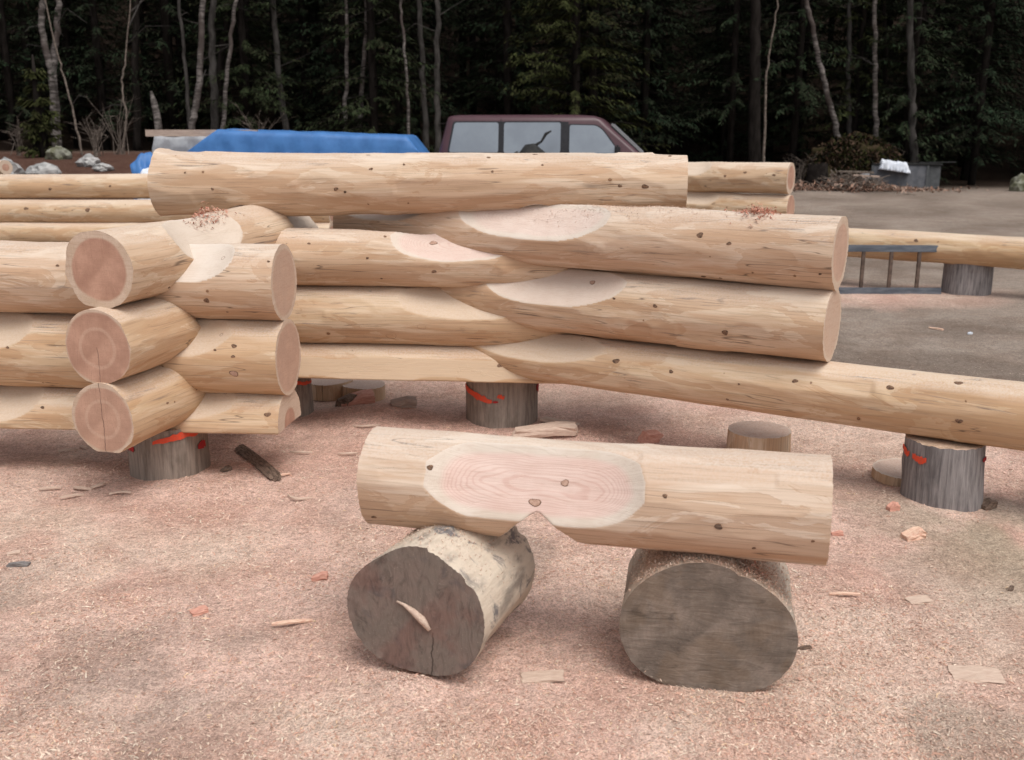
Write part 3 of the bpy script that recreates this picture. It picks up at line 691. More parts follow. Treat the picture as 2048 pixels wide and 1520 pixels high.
chunk('wood_sliver', 1872, 658, (.13, .03, .01), -1.0, 'pale sliver on the grey dirt right of the angled wall', 'fresh', cat='wood sliver')
chunk('wood_sliver', 1940, 668, (.035, .025, .015), 0, 'tiny white chip on the grey dirt at the right', 'cloth')
chunk('wood_chip', 1894, 893, (.055, .03, .012), .3, 'wood wedge on top of the grey right stump', 'fresh', lift=.305)

def sliver(px, py, L, w, rz, curl, label, mat='paleslab', group='pale slivers on the sawdust', lift=.012):
    p = g_at(px, py); n = 9; vs = []; fs = []
    for i in range(n):
        u = i / (n - 1); ww = w * (math.sin(math.pi * (.12 + .8 * u)) ** .6)
        x = (u - .5) * L; y = curl * L * ((u - .5) ** 2) * 2; z = lift + .05 * L * math.sin(u * 3.1)
        for (dy, dz) in ((-ww / 2, 0), (ww / 2, .003), (ww / 2, -.004), (-ww / 2, -.006)): vs.append((x, y + dy, z + dz))
    for i in range(n - 1):
        for k in range(4): fs.append((i * 4 + k, i * 4 + (k + 1) % 4, i * 4 + 4 + (k + 1) % 4, i * 4 + 4 + k))
    fs += [(3, 2, 1, 0), tuple((n - 1) * 4 + k for k in range(4))]
    o = MB().add(vs, fs).build('wood_sliver', M[mat], loc=p, rot=(random.uniform(-.2, .2), random.uniform(-.1, .1), rz)); tag(o, label, 'wood sliver', group); return o
sliver(594, 1004, .125, .010, -.05, 1.1, 'white curved sliver lying alone in front of the dark plank')
sliver(162, 982, .11, .018, -.35, .2, 'broad pale sliver in the cluster left of the corner stump')
sliver(200, 975, .07, .022, .9, .3, 'upright pale sliver in the cluster left of the corner stump')
sliver(100, 982, .10, .010, .2, .1, 'thin pale sliver at the left of the cluster near the corner stump')
sliver(145, 997, .10, .012, .35, .1, 'lowest pale sliver of the cluster left of the corner stump')
sliver(242, 990, .10, .014, .0, -.2, 'pale sliver nearest the corner stump in the cluster')
sliver(135, 905, .10, .016, .15, .3, 'pale curled sliver under the left wall')
sliver(165, 898, .07, .014, -.6, .2, 'short pale sliver beside the curled one under the left wall')
sliver(730, 858, .16, .010, .0, .5, 'long thin pale sliver between corner and crossing stump')
sliver(600, 910, .12, .008, -.1, .3, 'thin sliver right of the dark plank')
sliver(565, 955, .09, .006, .7, .1, 'thin straw leaning across the tip of the dark plank', mat='fresh')
sliver(585, 1252, .14, .014, .35, .1, 'tan sliver in the sawdust left of the left block', mat='fresh')
sliver(1690, 1195, .11, .010, -.1, .1, 'thin pink sliver right of the foreground log', mat='fresh')
sliver(695, 912, .10, .008, -.1, .2, 'faint sliver left of the foreground log', mat='paleslab')
# pale splinter lying on the dark end of the left block
spl = MB(); q = BL.matrix_world
pts = [q @ Vector((-.006, y, z)) for (y, z) in ((.055, .035), (.03, .028), (.0, .012), (-.03, -.010), (-.055, -.04))]
spl.tube(pts, [.003, .005, .010, .013, .006], 6); o = spl.build('wood_splinter', M['paleslab'], smooth=True); tag(o, 'pale splinter stuck on the dark end of the left round block', 'wood sliver')

# ------------------------------------------------------------------ shavings (nobody could count them)
def shavings(name, xyz, L, Wd, cols, lift=.004, curlmax=1.0, flat=.35):
    n = len(xyz); az = rng.random(n) * 6.283; tl = rng.normal(0, flat, n); cu = rng.normal(0, .35, n) * curlmax
    ca, sa = np.cos(az), np.sin(az); V = np.zeros((n, 6, 3))
    for i, u in enumerate((-1, 0, 1)):
        along = u * L / 2; zz = (u * np.sin(tl) * L / 2) + (1 - u * u) * np.abs(cu) * L * .35 + lift
        side = cu * L * .3 * (u * u)
        for j, wv in enumerate((-1, 1)):
            w_ = wv * Wd / 2 * (1 if u == 0 else .6)
            V[:, i * 2 + j, 0] = xyz[:, 0] + ca * along - sa * (w_ + side); V[:, i * 2 + j, 1] = xyz[:, 1] + sa * along + ca * (w_ + side)
            V[:, i * 2 + j, 2] = xyz[:, 2] + zz + wv * Wd * .25 * rng.normal(0, 1, n)
    b = np.arange(n)[:, None] * 6
    F = np.concatenate([b + np.array([[0, 2, 3, 1]]), b + np.array([[2, 4, 5, 3]])], 0)
    cc = np.repeat(np.concatenate([cols, np.ones((n, 1))], 1)[:, None], 6, 1)
    return link(name, mesh_np(name, V.reshape(-1, 3), F, False, {'Col': ('FLOAT_COLOR', cc.reshape(-1, 4))}), M['chips'])
PAL = np.array([[.66, .46, .37], [.58, .35, .27], [.72, .56, .45], [.48, .28, .21], [.74, .62, .50], [.62, .42, .33], [.44, .28, .22], [.70, .50, .34], [.34, .25, .20]])
PW = np.array([.22, .2, .17, .1, .08, .12, .04, .04, .03]); PW = PW / PW.sum()
N = 340000
yy = 2.0 * (9.5 / 2.0) ** (rng.random(N) ** 1.25); xx = (rng.random(N) - .5) * 2 * (yy * .56 + .15)
dm = dustmask(xx, yy); keep = rng.random(N) < np.clip(dm * 1.0 + .07, 0, 1) * (.35 + .9 * sstep(.35, .62, fbm(xx * 2.2, yy * 2.2, 3)))
xx, yy = xx[keep], yy[keep]; zz = terrain(xx, yy); nk = len(xx)
LL = np.clip(rng.lognormal(-5.05, .55, nk), .003, .045) ; WW = np.clip(LL * rng.uniform(.15, .45, nk), .0012, .005)
cols = PAL[rng.choice(len(PAL), nk, p=PW)] * rng.uniform(.92, 1.12, (nk, 1))
dd = dustmask(xx, yy)[:, None]; cols = cols * (.55 + .45 * dd) + np.array([.05, .045, .035]) * (1 - dd)
tag(shavings('sawdust', np.stack([xx, yy, zz], 1), LL, WW, cols, .001, .7, .22), 'loose pink and cream shavings strewn over the yard', kind='stuff')
def heap(name, obj_, smid, hl, n, spread, cols_, label, ang=90, heapz=.02, sz=1.0):
    mw = obj_.matrix_world; bpy.context.view_layer.update(); pts = []
    for _ in range(n):
        u = random.gauss(0, .45); t = R(ang) + random.gauss(0, spread)
        lp = Vector((smid + u * hl, math.cos(t) * .4, math.sin(t) * .4)); dr = Vector((0, -math.cos(t), -math.sin(t)))
        hit, co, nn_, _ = obj_.ray_cast(lp, dr)
        if hit: w = mw @ co; w.z += abs(random.gauss(0, heapz)) * max(0, 1 - abs(u)); pts.append(w)
    pts = np.array(pts); n = len(pts); cl = np.array(cols_)[rng.integers(0, len(cols_), n)] * rng.uniform(.75, 1.1, (n, 1))
    L_ = rng.uniform(.006, .022, n) * sz
    o = shavings(name, pts, L_, L_ * .3, cl, .003, 1.4, .6); tag(o, label, kind='stuff'); return o
RED = [(.50, .22, .16), (.58, .30, .22), (.42, .17, .12), (.66, .42, .32)]
CREAM = [(.66, .50, .40), (.72, .58, .48), (.58, .40, .30), (.5, .32, .25)]
bpy.context.view_layer.update()
def lg(start): return [o for o in bpy.data.objects if o.name.startswith('peeled_log') and o['label'].startswith(start)][0]
def smid(o, px): return s_px(o.matrix_world.translation.copy(), o.matrix_world @ Vector((1, 0, 0)), px)
A3, C3 = lg('topmost of the three left'), lg('top log of the angled')
heap('red_shavings', A3, smid(A3, 398) + .06, .20, 420, .30, RED, 'red shavings heaped on the topmost left corner log', 88)
heap('red_shavings', C3, smid(C3, 1512), .11, 420, .28, RED, 'red shavings heaped near the end of the top angled log', 92)
heap('sawdust', C3, smid(C3, 1250), .8, 1500, .35, CREAM, 'fine sawdust along the top of the angled wall', 95, .001, .4)
heap('sawdust', BR, .16, .30, 9000, .6, CREAM, 'sawdust heaped on the right round block', 95, .004, .5)
heap('sawdust', BL, .2, .26, 900, .5, CREAM, 'sawdust dusting the left round block', 100, .002, .45)
heap('shavings_tuft', BR, .06, .05, 160, .12, CREAM + RED, 'tuft of curled shavings on the right shoulder of the right block', 132, .02, .8)

# ------------------------------------------------------------------ knots let into the logs
KNOTS = dict(dark=((742, 338, 5), (808, 329, 3.5), (977, 315, 5), (1070, 309, 6), (1085, 330, 3.5), (985, 343, 4), (1290, 373, 8), (1340, 312, 4), (672, 378, 6), (690, 384, 4), (425, 378, 4), (370, 345, 3), (1240, 372, 5),
    (1400, 470, 9), (1458, 487, 6), (1407, 553, 7), (1441, 556, 4), (1640, 548, 4), (1310, 612, 6), (1450, 665, 9), (1228, 597, 4), (1232, 722, 9), (1342, 743, 6), (1590, 762, 7), (1780, 775, 8), (1917, 766, 9), (1918, 842, 8), (1000, 731, 7), (1215, 781, 5), (1455, 799, 4), (1478, 768, 3),
    (868, 543, 6), (770, 473, 4), (735, 516, 4), (763, 557, 3), (618, 487, 4), (1790, 560, 3), (1832, 481, 5), (537, 523, 4), (413, 601, 8), (115, 531, 4), (338, 575, 4), (455, 624, 3), (468, 692, 7), (466, 713, 5), (430, 700, 4), (15, 695, 4), (535, 829, 8), (85, 815, 5), (335, 806, 4),
    (860, 935, 9), (1437, 1053, 11), (1330, 992, 7), (1626, 1082, 5), (748, 1034, 7), (1508, 1096, 5), (1228, 880, 4), (100, 378, 4), (220, 372, 3), (52, 417, 5), (175, 420, 6), (1490, 345, 4), (1450, 352, 4), (1548, 350, 4)),
    ring=((783, 671, 11), (843, 653, 8), (468, 747, 9), (1070, 1005, 12), (1130, 966, 9), (867, 486, 8), (1185, 565, 7)))
n_ = NT('dark_knot'); f_ = n_.noise(n_.coord('Object'), 90, 4, .7); M['knot'] = n_.done(n_.mix(n_.mr(f_, .35, .65), (.085, .055, .04), (.26, .155, .10)), .8, .2)
n_ = NT('ring_knot_core'); f_ = n_.noise(n_.coord('Object'), 120, 4, .7); M['knotcore'] = n_.done(n_.mix(n_.mr(f_, .35, .65), (.36, .22, .16), (.50, .34, .27)), .75, .2)
dg = bpy.context.evaluated_depsgraph_get(); LG = [o for o in bpy.data.objects if o.name.startswith('peeled_log')]
def knot(px, py, rp, kind):
    best = None; cpos = Vector((0, 0, CAM_H)); d = ray(px, py).normalized()
    for o in LG:
        mi = o.matrix_world.inverted(); hit, co, nn, _ = o.ray_cast(mi @ cpos, (mi.to_3x3() @ d).normalized())
        if hit:
            ds_ = (o.matrix_world @ co - cpos).length
            if best is None or ds_ < best[0]: best = (ds_, o, co, nn)
    if best is None: return
    ds_, o, co, nn = best
    if abs(nn.x) > .7: return
    r_ = rp / FPX * ds_; ax = Vector((1, 0, 0)); ax = (ax - nn * ax.dot(nn)).normalized(); bx_ = nn.cross(ax); rk = random.Random(px * 7 + py)
    def pt(k, q, lift):
        a = 2 * math.pi * k / 16; w = q * (1 + .12 * math.sin(2 * a + px) + .10 * math.sin(3 * a + py))
        p_ = co + ax * math.cos(a) * w * 1.25 + bx_ * math.sin(a) * w * .9
        h_, c2, n2_, _ = o.ray_cast(p_ + nn * .04, -nn); return (c2 if h_ else p_) + nn * lift
    b = MB(); L_ = [[pt(k, r_ * q, l) for k in range(16)] for q, l in ((1.0, -.001), (.93, .0012), (.62, .0016))]
    b.v = [tuple(v) for ring_ in L_ for v in ring_] + [tuple(co + nn * .001)]
    for i in range(2):
        for k in range(16): b.f.append((i * 16 + k, i * 16 + (k + 1) % 16, (i + 1) * 16 + (k + 1) % 16, (i + 1) * 16 + k))
    for k in range(16): b.f.append((32 + k, 32 + (k + 1) % 16, 48))
    kn_ = b.build('knot', M['knot'], o, smooth=True)
    if kind == 'ring' or rp >= 6.5:
        c2 = MB(); rr_ = [pt(k, r_ * .80, .0022) for k in range(16)]; c2.v = [tuple(v) for v in rr_] + [tuple(co + nn * .0026)]
        c2.f = [(k, (k + 1) % 16, 16) for k in range(16)]; c2.build('knot_core', M['knotcore'] if kind == 'ring' else M['darkwood'], kn_, smooth=True)
for kd_, lst in KNOTS.items():
    for px, py, rp in lst: knot(px, py, rp * (.66 if kd_ == 'dark' else .82), kd_)

# ------------------------------------------------------------------ ladder on its side by the far sill
lp = g_at(1780, 584); lp.y -= .12; lad = empty('ladder', lp, R(-2)); tag(lad, 'metal ladder standing on its long edge before the far sill log', 'ladder')
for z in (.03, .47):
    MB().box((-.45, 0, z), (1.85, .028, .07)).build('rail', M['steel'], lad, bevel=.004)
for k in range(6):
    MB().box((.22 - k * .285, 0, .25), (.036, .03, .37)).build('rung', M['rust'], lad, bevel=.004)

# ------------------------------------------------------------------ van
vp = at(1090, 300, 18.0); van = empty('parked_van', (vp.x, vp.y, gz(vp.x, vp.y)), R(-7)); van.scale = (.955, 1, 1); tag(van, 'plum coloured passenger van parked before the forest', 'van')
def ring_pts(xr, xf, hw, z, rc, n=5):
    out = []
    for (cx, cy, a0) in ((xf - rc, hw - rc, 0), (xr + rc, hw - rc, 90), (xr + rc, -hw + rc, 180), (xf - rc, -hw + rc, 270)):
        for i in range(n + 1):
            a = R(a0 + 90 * i / n); out.append((cx + rc * math.cos(a), cy + rc * math.sin(a), z))
    return out
def loft(rings):
    b = MB(); m = len(rings[0])
    for r_ in rings: b.v += r_
    for i in range(len(rings) - 1):
        for k in range(m): b.f.append((i * m + k, i * m + (k + 1) % m, (i + 1) * m + (k + 1) % m, (i + 1) * m + k))
    b.f.append(tuple(range(m))[::-1]); b.f.append(tuple((len(rings) - 1) * m + k for k in range(m))); return b
loft([ring_pts(-1.90, 2.50, .88, .36, .1), ring_pts(-1.94, 2.56, .94, .50, .12), ring_pts(-1.94, 2.56, .96, .88, .12), ring_pts(-1.92, 2.50, .95, 1.12, .14), ring_pts(-1.90, 2.36, .92, 1.21, .16)]).build('body', M['van'], van, smooth=True)
loft([ring_pts(-1.90, 1.86, .925, 1.212, .12), ring_pts(-1.87, 1.78, .918, 1.27, .12), ring_pts(-1.76, 1.26, .848, 1.70, .14), ring_pts(-1.73, 1.14, .834, 1.80, .12), ring_pts(-1.715, 1.06, .815, 1.855, .12), ring_pts(-1.68, .94, .76, 1.89, .16), ring_pts(-1.56, .7, .64, 1.908, .2), ring_pts(-1.0, .3, .3, 1.915, .2)]).build('cabin', M['van'], van, smooth=True)
def hw_at(z): return .925 + (z - 1.212) / (1.80 - 1.212) * (.834 - .925)
def side_panel(name, poly, mat, proud, side=-1, parent=van):      # polygon (x, z) laid on the sloping cabin side
    b = MB(); n = len(poly)
    for off in (proud, -.02):
        b.v += [(x, side * (hw_at(z) + off), z) for x, z in poly]
    f0 = tuple(range(n)); b.f.append(f0 if side < 0 else f0[::-1]); b.f.append(tuple(n + i for i in range(n))[::-1])
    for i in range(n): b.f.append((i, n + i, n + (i + 1) % n, (i + 1) % n))
    return b.build(name, mat, parent)
def rpoly(pts, r=.04, n=3):
    out = []; m = len(pts)
    for i in range(m):
        p, a, b = Vector(pts[i]), Vector(pts[i - 1]), Vector(pts[(i + 1) % m])
        d1, d2 = (a - p).normalized(), (b - p).normalized()
        s, e = p + d1 * r, p + d2 * r
        for k in range(n + 1):
            t = k / n; out.append(tuple((1 - t) ** 2 * s + 2 * t * (1 - t) * p + t * t * e))
    return out
WINS = [[(-1.66, 1.28), (-.76, 1.28), (-.76, 1.78), (-1.56, 1.78)], [(-.66, 1.27), (.36, 1.27), (.36, 1.78), (-.66, 1.78)], [(.52, 1.27), (1.42, 1.27), (1.10, 1.66), (.98, 1.73), (.52, 1.74)]]
for side in (-1, 1):
    for i, wpoly in enumerate(WINS):
        cx = sum(x for x, _ in wpoly) / len(wpoly); cz = sum(z for _, z in wpoly) / len(wpoly)
        big = [(cx + (x - cx) * 1.05 + math.copysign(.012, x - cx), cz + (z - cz) * 1.08) for x, z in wpoly]
        fr = side_panel('window_frame', rpoly(big, .05), M['vantrim'], .006, side)
        gl = side_panel('window', rpoly(wpoly, .045), M['film'], .010, side, fr)
    side_panel('pillar_trim', [(-.75, 1.23), (-.67, 1.23), (-.67, 1.80), (-.75, 1.80)], M['vantrim'], .004, side)
    side_panel('pillar_trim', [(.38, 1.23), (.50, 1.23), (.50, 1.79), (.38, 1.79)], M['vantrim'], .004, side)
    side_panel('door_seam', [(-.725, 1.80), (-.712, 1.80), (-.712, 1.84), (-.725, 1.84)], M['vantrim'], .0, side)
    m = MB(); m.box((1.38, side * 1.03, 1.33), (.10, .22, .16)); m.build('mirror', M['vantrim'], van, bevel=.03)
for (x0, z0, x1, z1, t, w) in ((1.82, 1.25, 1.24, 1.735, .012, .70),):
    b = MB(); dx, dz = x1 - x0, z1 - z0; L_ = math.hypot(dx, dz); nx_, nz_ = dz / L_, -dx / L_
    vs = []
    for o_ in (.014, -.02):
        for (u, hw) in ((.02, w + .06), (.97, w - .03)):
            for sgn in (-1, 1): vs.append((x0 + dx * u + nx_ * o_, sgn * hw, z0 + dz * u + nz_ * o_))
    b.add(vs, [(0, 1, 3, 2), (4, 6, 7, 5), (0, 4, 5, 1), (2, 3, 7, 6), (0, 2, 6, 4), (1, 5, 7, 3)]); b.build('windscreen', M['glass'], van)
    for sgn in (-1, 1): MB().bar((x0 + .02, sgn * (w + .10), z0 + .01), (x1 + .02, sgn * (w + .02), z1 + .02), .05, .03).build('windscreen_trim', M['chrome'], van)
for (x, s_) in ((-1.05, -1), (-1.05, 1), (1.72, -1), (1.72, 1)):
    wh = empty('wheel', (x, s_ * .86, .34)); wh.parent = van
    me = log_mesh('tyre', Vector((0, -.11, 0)), Vector((0, .11, 0)), .34, .34, ds=.05, nth=40, facets=0, und=0, ragged=0); t = link('tyre', me, M['tyre'], wh); t.matrix_local = frame(Vector((0, -.11, 0)), Vector((0, .11, 0)))
    me = log_mesh('rim', Vector((0, -.118, 0)), Vector((0, .118, 0)), .2, .2, ds=.05, nth=32, facets=0, und=0, ragged=0); t = link('rim', me, M['chrome'], wh); t.matrix_local = frame(Vector((0, -.118, 0)), Vector((0, .118, 0)))
for s_ in (-1, 1): MB().box((2.555, s_ * .68, .82), (.04, .34, .18)).build('headlight', M['chrome'], van, bevel=.01)
MB().box((2.56, 0, .80), (.03, .9, .16)).build('grille', M['vantrim'], van)
MB().box((2.58, 0, .50), (.12, 1.84, .2)).build('bumper', M['chrome'], van, bevel=.03)
# black upright shape with a stick, for the dark form at the van window
rp = at(1062, 300, 16.4); rs = MB()
rs.tube([(0, 0, 0), (0, 0, .5), (.02, 0, 1.0), (.0, 0, 1.28), (-.02, 0, 1.42)], [.30, .26, .26, .22, .08], 9)
for k in range(9):
    a = k * .7; rs.tube([(.18 * math.cos(a), .18 * math.sin(a), 1.0 + .04 * (k % 3)), (.26 * math.cos(a), .24 * math.sin(a), 1.2 + .05 * (k % 3))], [.07, .03], 6)
rs.tube([(.0, 0, 1.30), (.10, 0, 1.42), (.17, 0, 1.46), (.24, 0, 1.58), (.33, -.02, 1.63)], [.04, .025, .02, .028, .012], 6)
o = rs.build('upright_shape', M['lid'], loc=(rp.x, rp.y, gz(rp.x, rp.y)), smooth=True); tag(o, 'black upright shape with a crooked stick before the van window', 'stump')

# ------------------------------------------------------------------ trailer, wrapped lumber and blue tarpaulin
def cloth_box(name, x0, x1, y0, y1, z0, ztop, mat, nxs=60, nys=20, drop=1.0, amp=.03, seed=0, slope=(0., 0.), flare=(0., 0.)):
    us = np.linspace(-1, 1, nxs); vs = np.linspace(-1, 1, nys); U, Vv = np.meshgrid(us, vs, indexing='ij')
    fu, fv = .80, .62
    X = np.where(np.abs(U) < fu, U / fu, np.sign(U)); Y_ = np.where(np.abs(Vv) < fv, Vv / fv, np.sign(Vv))
    du = np.clip((np.abs(U) - fu) / (1 - fu), 0, 1); dv = np.clip((np.abs(Vv) - fv) / (1 - fv), 0, 1); dr = np.maximum(du, dv)
    cx, cy = (x0 + x1) / 2, (y0 + y1) / 2
    nse = fbm(U * 4 + seed, Vv * 4, 3) - .5
    Xw = cx + X * (x1 - x0) / 2 + np.sign(U) * du * (.10 + .12 * nse + np.where(U < 0, flare[0], flare[1])); Yw = cy + Y_ * (y1 - y0) / 2 + np.sign(Vv) * dv * (.06 + .18 * nse) + dv * .03 * np.sin(U * 31 + 3 * nse)
    Z = ztop + slope[0] * X + slope[1] * np.abs(Y_) - dr * (ztop - z0) + (1 - dr) * amp * nse * 2
    i = np.arange(nxs * nys).reshape(nxs, nys); F = np.stack([i[:-1, :-1], i[1:, :-1], i[1:, 1:], i[:-1, 1:]], -1).reshape(-1, 4)
    o = link(name, mesh_np(name, np.stack([Xw, Yw, Z], -1).reshape(-1, 3), F, True), mat); sm = o.modifiers.new('t', 'SOLIDIFY'); sm.thickness = .006; return o
ty = 17.2
tL, tR = onY(296, 300, ty).x, onY(842, 300, ty).x
tr = empty('flatbed_trailer', ((tL + tR) / 2, ty + .9, 0)); tag(tr, 'low trailer carrying the tarpaulin covered load', 'trailer')
hl_ = (tR - tL) / 2
MB().box((0, 0, .62), (2 * hl_, 1.7, .10)).build('bed', M['beam'], tr)
for sx in (-1, 1): MB().box((0, sx * .7, .52), (2 * hl_, .08, .1)).build('chassis_rail', M['rust'], tr)
MB().bar((hl_, 0, .5), (hl_ + .7, 0, .5), .08, .08).build('drawbar', M['rust'], tr)
for sx in (-.45, .45):
    for sy in (-1, 1):
        me = log_mesh('tyre', Vector((0, -.09, 0)), Vector((0, .09, 0)), .3, .3, ds=.05, nth=36, facets=0, und=0, ragged=0); w_ = link('wheel', me, M['tyre'], tr); w_.matrix_local = frame(Vector((sx * 1.0, sy * .95 - .09, .30)), Vector((sx * 1.0, sy * .95 + .09, .30)))
lb = empty('lumber_bundle', (tL + .55, ty + .75, .67)); tag(lb, 'stacked timber with a long top beam at the left end of the trailer', 'lumber')
for j in range(3):
    for k in range(5): MB().box((.45, -.5 + k * .24, .11 + j * .2), (1.9, .2, .16)).build('beam', M['beam'], lb)
MB().box((.35, -.66, .93), (1.86, .12, .11)).build('top_beam', M['beam'], lb)
ps = cloth_box('plastic_sheet', tL + .12, tL + 1.7, ty - .02, ty + .35, .95, 1.54, M['plastic'], 40, 24, amp=.03, seed=5); tag(ps, 'cloudy plastic sheet hanging under the top beam left of the blue tarpaulin', 'plastic sheet')
tp = cloth_box('blue_tarpaulin', tL + 1.20, tR - .22, ty - .14, ty + 1.6, .80, 1.62, M['tarp'], 110, 36, amp=.025, seed=2, slope=(-.05, -.02), flare=(1.1, .55)); tag(tp, 'bright blue tarpaulin stretched over the load on the trailer', 'tarpaulin')
def lump(name, p, sx, sy, sz, mat, label, cat, seed=0, rough=.25, parent=None, group=None, res=4, flatten=True):
    bm = bmesh.new(); bmesh.ops.create_icosphere(bm, subdivisions=res, radius=1)
    V = np.array([v.co[:] for v in bm.verts])
    nn_ = fbm(V[:, 0] * 1.7 + seed * 3.1 + V[:, 2] * .8, V[:, 1] * 1.7 + V[:, 2] * 1.3 + seed, 4) - .5
    n3 = fbm(V[:, 0] * 5 + V[:, 2] * 3 + seed, V[:, 1] * 5 - V[:, 2] * 4, 3) - .5
    for v, a, b in zip(bm.verts, nn_, n3):
        k = 1 + a * rough * 2.4 + b * rough * .7; v.co = Vector((v.co.x * sx * k, v.co.y * sy * k, v.co.z * sz * k))
    me = bpy.data.meshes.new(name); bm.to_mesh(me); bm.free(); me.polygons.foreach_set('use_smooth', [flatten] * len(me.polygons))
    o = link(name, me, mat, parent, loc=p); tag(o, label, cat, group); return o
bp = onY(292, 322, 16.6)
lump('crumpled_tarp', Vector((bp.x + .02, bp.y, .62)), .26, .35, .64, M['tarp'], 'crumpled blue tarp bundle hanging below the left end of the trailer load', 'tarpaulin', 3, .32)
bp = onY(292, 338, 16.2)
lump('white_bag', Vector((bp.x + .05, bp.y, .55)), .20, .25, .46, M['cloth'], 'white plastic bag in front of the crumpled blue tarp', 'bag', 4, .25)
# ------------------------------------------------------------------ rocks on the left bank
def rock(px, py, Y, sx, sy, sz, label, mat='rock', seed=0):
    p = onY(px, py, Y); lump('boulder', Vector((p.x, p.y, gz(p.x, p.y) + sz * .35)), sx, sy, sz, M[mat], label, 'rock', seed, .42, group='rocks at the edge of the yard', res=3, flatten=False)
rock(84, 328, 21.5, .34, .25, .22, 'white angular rock on the dirt bank at the left', seed=11)
rock(10, 326, 21.5, .32, .3, .28, 'round grey rock cut by the left edge', seed=12)
rock(178, 320, 22.5, .22, .2, .16, 'small rock beside the thin leaning sapling', seed=13)
rock(205, 330, 22.0, .20, .15, .10, 'flat pale stone on the dirt bank', seed=14)
rock(118, 312, 23.5, .25, .2, .2, 'dull rock behind the white angular rock', 'mossrock', seed=15)
rock(2042, 374, 28.0, .30, .3, .34, 'mossy boulder cut by the right edge', 'mossrock', seed=16)

# ------------------------------------------------------------------ brush pile, crate, planks at the right
mp = onY(1706, 372, 30.7)
lump('moss_mound', Vector((mp.x, mp.y, .30)), 1.45, 1.0, 1.16, M['moss'], 'mossy earth mound at the foot of the pale birches', 'mound', 21, .34, res=5)
ml = rng.normal(0, 1, (5200, 3)); ml[:, 2] = np.abs(ml[:, 2]); ml /= np.linalg.norm(ml, axis=1)[:, None]
mc = np.array([[.018, .020, .007], [.032, .034, .010], [.05, .028, .018], [.09, .058, .04], [.012, .011, .008]])[rng.integers(0, 5, len(ml))]
tag(shavings('moss_litter', np.stack([mp.x + ml[:, 0] * 1.5, mp.y + ml[:, 1] * 1.05, .30 + ml[:, 2] * 1.15 * rng.uniform(.9, 1.08, len(ml))], 1), rng.uniform(.05, .2, len(ml)), rng.uniform(.02, .07, len(ml)), mc, .0, 1.2, .9), 'moss tufts and bark bits covering the earth mound', kind='stuff')
bpile = MB(); pc = onY(1690, 376, 28.6)
for k in range(420):
    x, y = random.gauss(0, .75), random.gauss(0, .5); z = max(0, .42 * math.exp(-(x * x) / .9) * random.random() + .02)
    a = random.random() * 6.28; l_ = random.uniform(.1, .5); dz = random.uniform(-.12, .18)
    bpile.tube([(x, y, z), (x + math.cos(a) * l_ * .5, y + math.sin(a) * l_ * .3, z + dz * .5 + .02), (x + math.cos(a) * l_, y + math.sin(a) * l_ * .5, max(.01, z + dz))], [random.uniform(.008, .022), .012, .006], 4)
o = bpile.build('brush_pile', M['dry'], loc=(pc.x, pc.y, gz(pc.x, pc.y))); tag(o, 'pile of dry twigs and bark below the mossy mound', kind='stuff')
litter = rng.normal(0, 1, (2600, 2)) * np.array([1.3, .55]); lx, ly = pc.x + litter[:, 0], pc.y + .1 + litter[:, 1]
lz = terrain(lx, ly) + np.abs(rng.normal(0, .14, len(lx))) * np.exp(-litter[:, 0] ** 2 / 2)
LC = np.array([[.20, .11, .08], [.30, .18, .13], [.14, .09, .07], [.40, .28, .22]])[rng.integers(0, 4, len(lx))]
tag(shavings('bark_litter', np.stack([lx, ly, lz], 1), rng.uniform(.05, .16, len(lx)), rng.uniform(.02, .06, len(lx)), LC, .01, 1, .8), 'reddish bark litter strewn round the brush pile', kind='stuff')
for (px, py, L_, rz, lab, mt) in ((1712, 344, 1.0, .03, 'upper grey plank lying on the brush pile', 'dry'), (1732, 352, .75, .06, 'lower pale plank lying on the brush pile', 'beam'), (1695, 369, .9, -.08, 'crooked branch lying before the brush pile', 'dry')):
    p = onY(px, py, 28.0); b = MB(); b.box((0, 0, 0), (L_, .09, .05)); o = b.build('plank', M[mt], loc=p, rot=(0.1, rz, .05), bevel=.01); tag(o, lab, 'plank', 'planks at the brush pile')
sp_ = onY(1634, 352, 28.6)
me = log_mesh('rotten_stump', Vector((sp_.x, sp_.y, -.05)), Vector((sp_.x, sp_.y + .05, .72)), .34, .27, ds=.04, nth=48, facets=8, und=.08, seed=61, ragged=.05)
o = link('rotten_stump', me, M['bark']); o.matrix_world = frame(Vector((sp_.x, sp_.y, -.05)), Vector((sp_.x, sp_.y + .05, .72))); tag(o, 'dark rotten stump left of the brush pile', 'stump')
cp = g_at(1822, 378); cr = empty('crate', (cp.x, cp.y + .5, 0), R(-14)); tag(cr, 'grey crate with a black lid before the dark forest', 'crate')
MB().box((-.22, 0, .33), (1.54, .9, .66)).build('panel_box', M['crate'], cr, bevel=.012)
MB().box((.72, .02, .33), (.32, .86, .64)).build('end_panel', M['crateshade'], cr, bevel=.01)
for x in (-.97, .53): MB().box((x, -.46, .33), (.06, .03, .66)).build('corner_post', M['crateshade'], cr)
MB().box((-.04, .0, .69), (1.92, .96, .04)).build('lid', M['lid'], cr, bevel=.008)
MB().bar((.3, -.1, .735), (1.35, .2, .75), .14, .03).build('lid_board', M['lid'], cr)
q = cr.matrix_world; bpy.context.view_layer.update(); q = cr.matrix_world
w = cloth_box('white_cloth', -.62, .05, -.5, .1, .56, .80, M['cloth'], 30, 30, amp=.06, seed=9, slope=(-.05, -.04)); w.matrix_world = q @ Matrix.Translation((-.10, -.12, -.02)); tag(w, 'white cloth draped over the left corner of the grey crate', 'cloth')
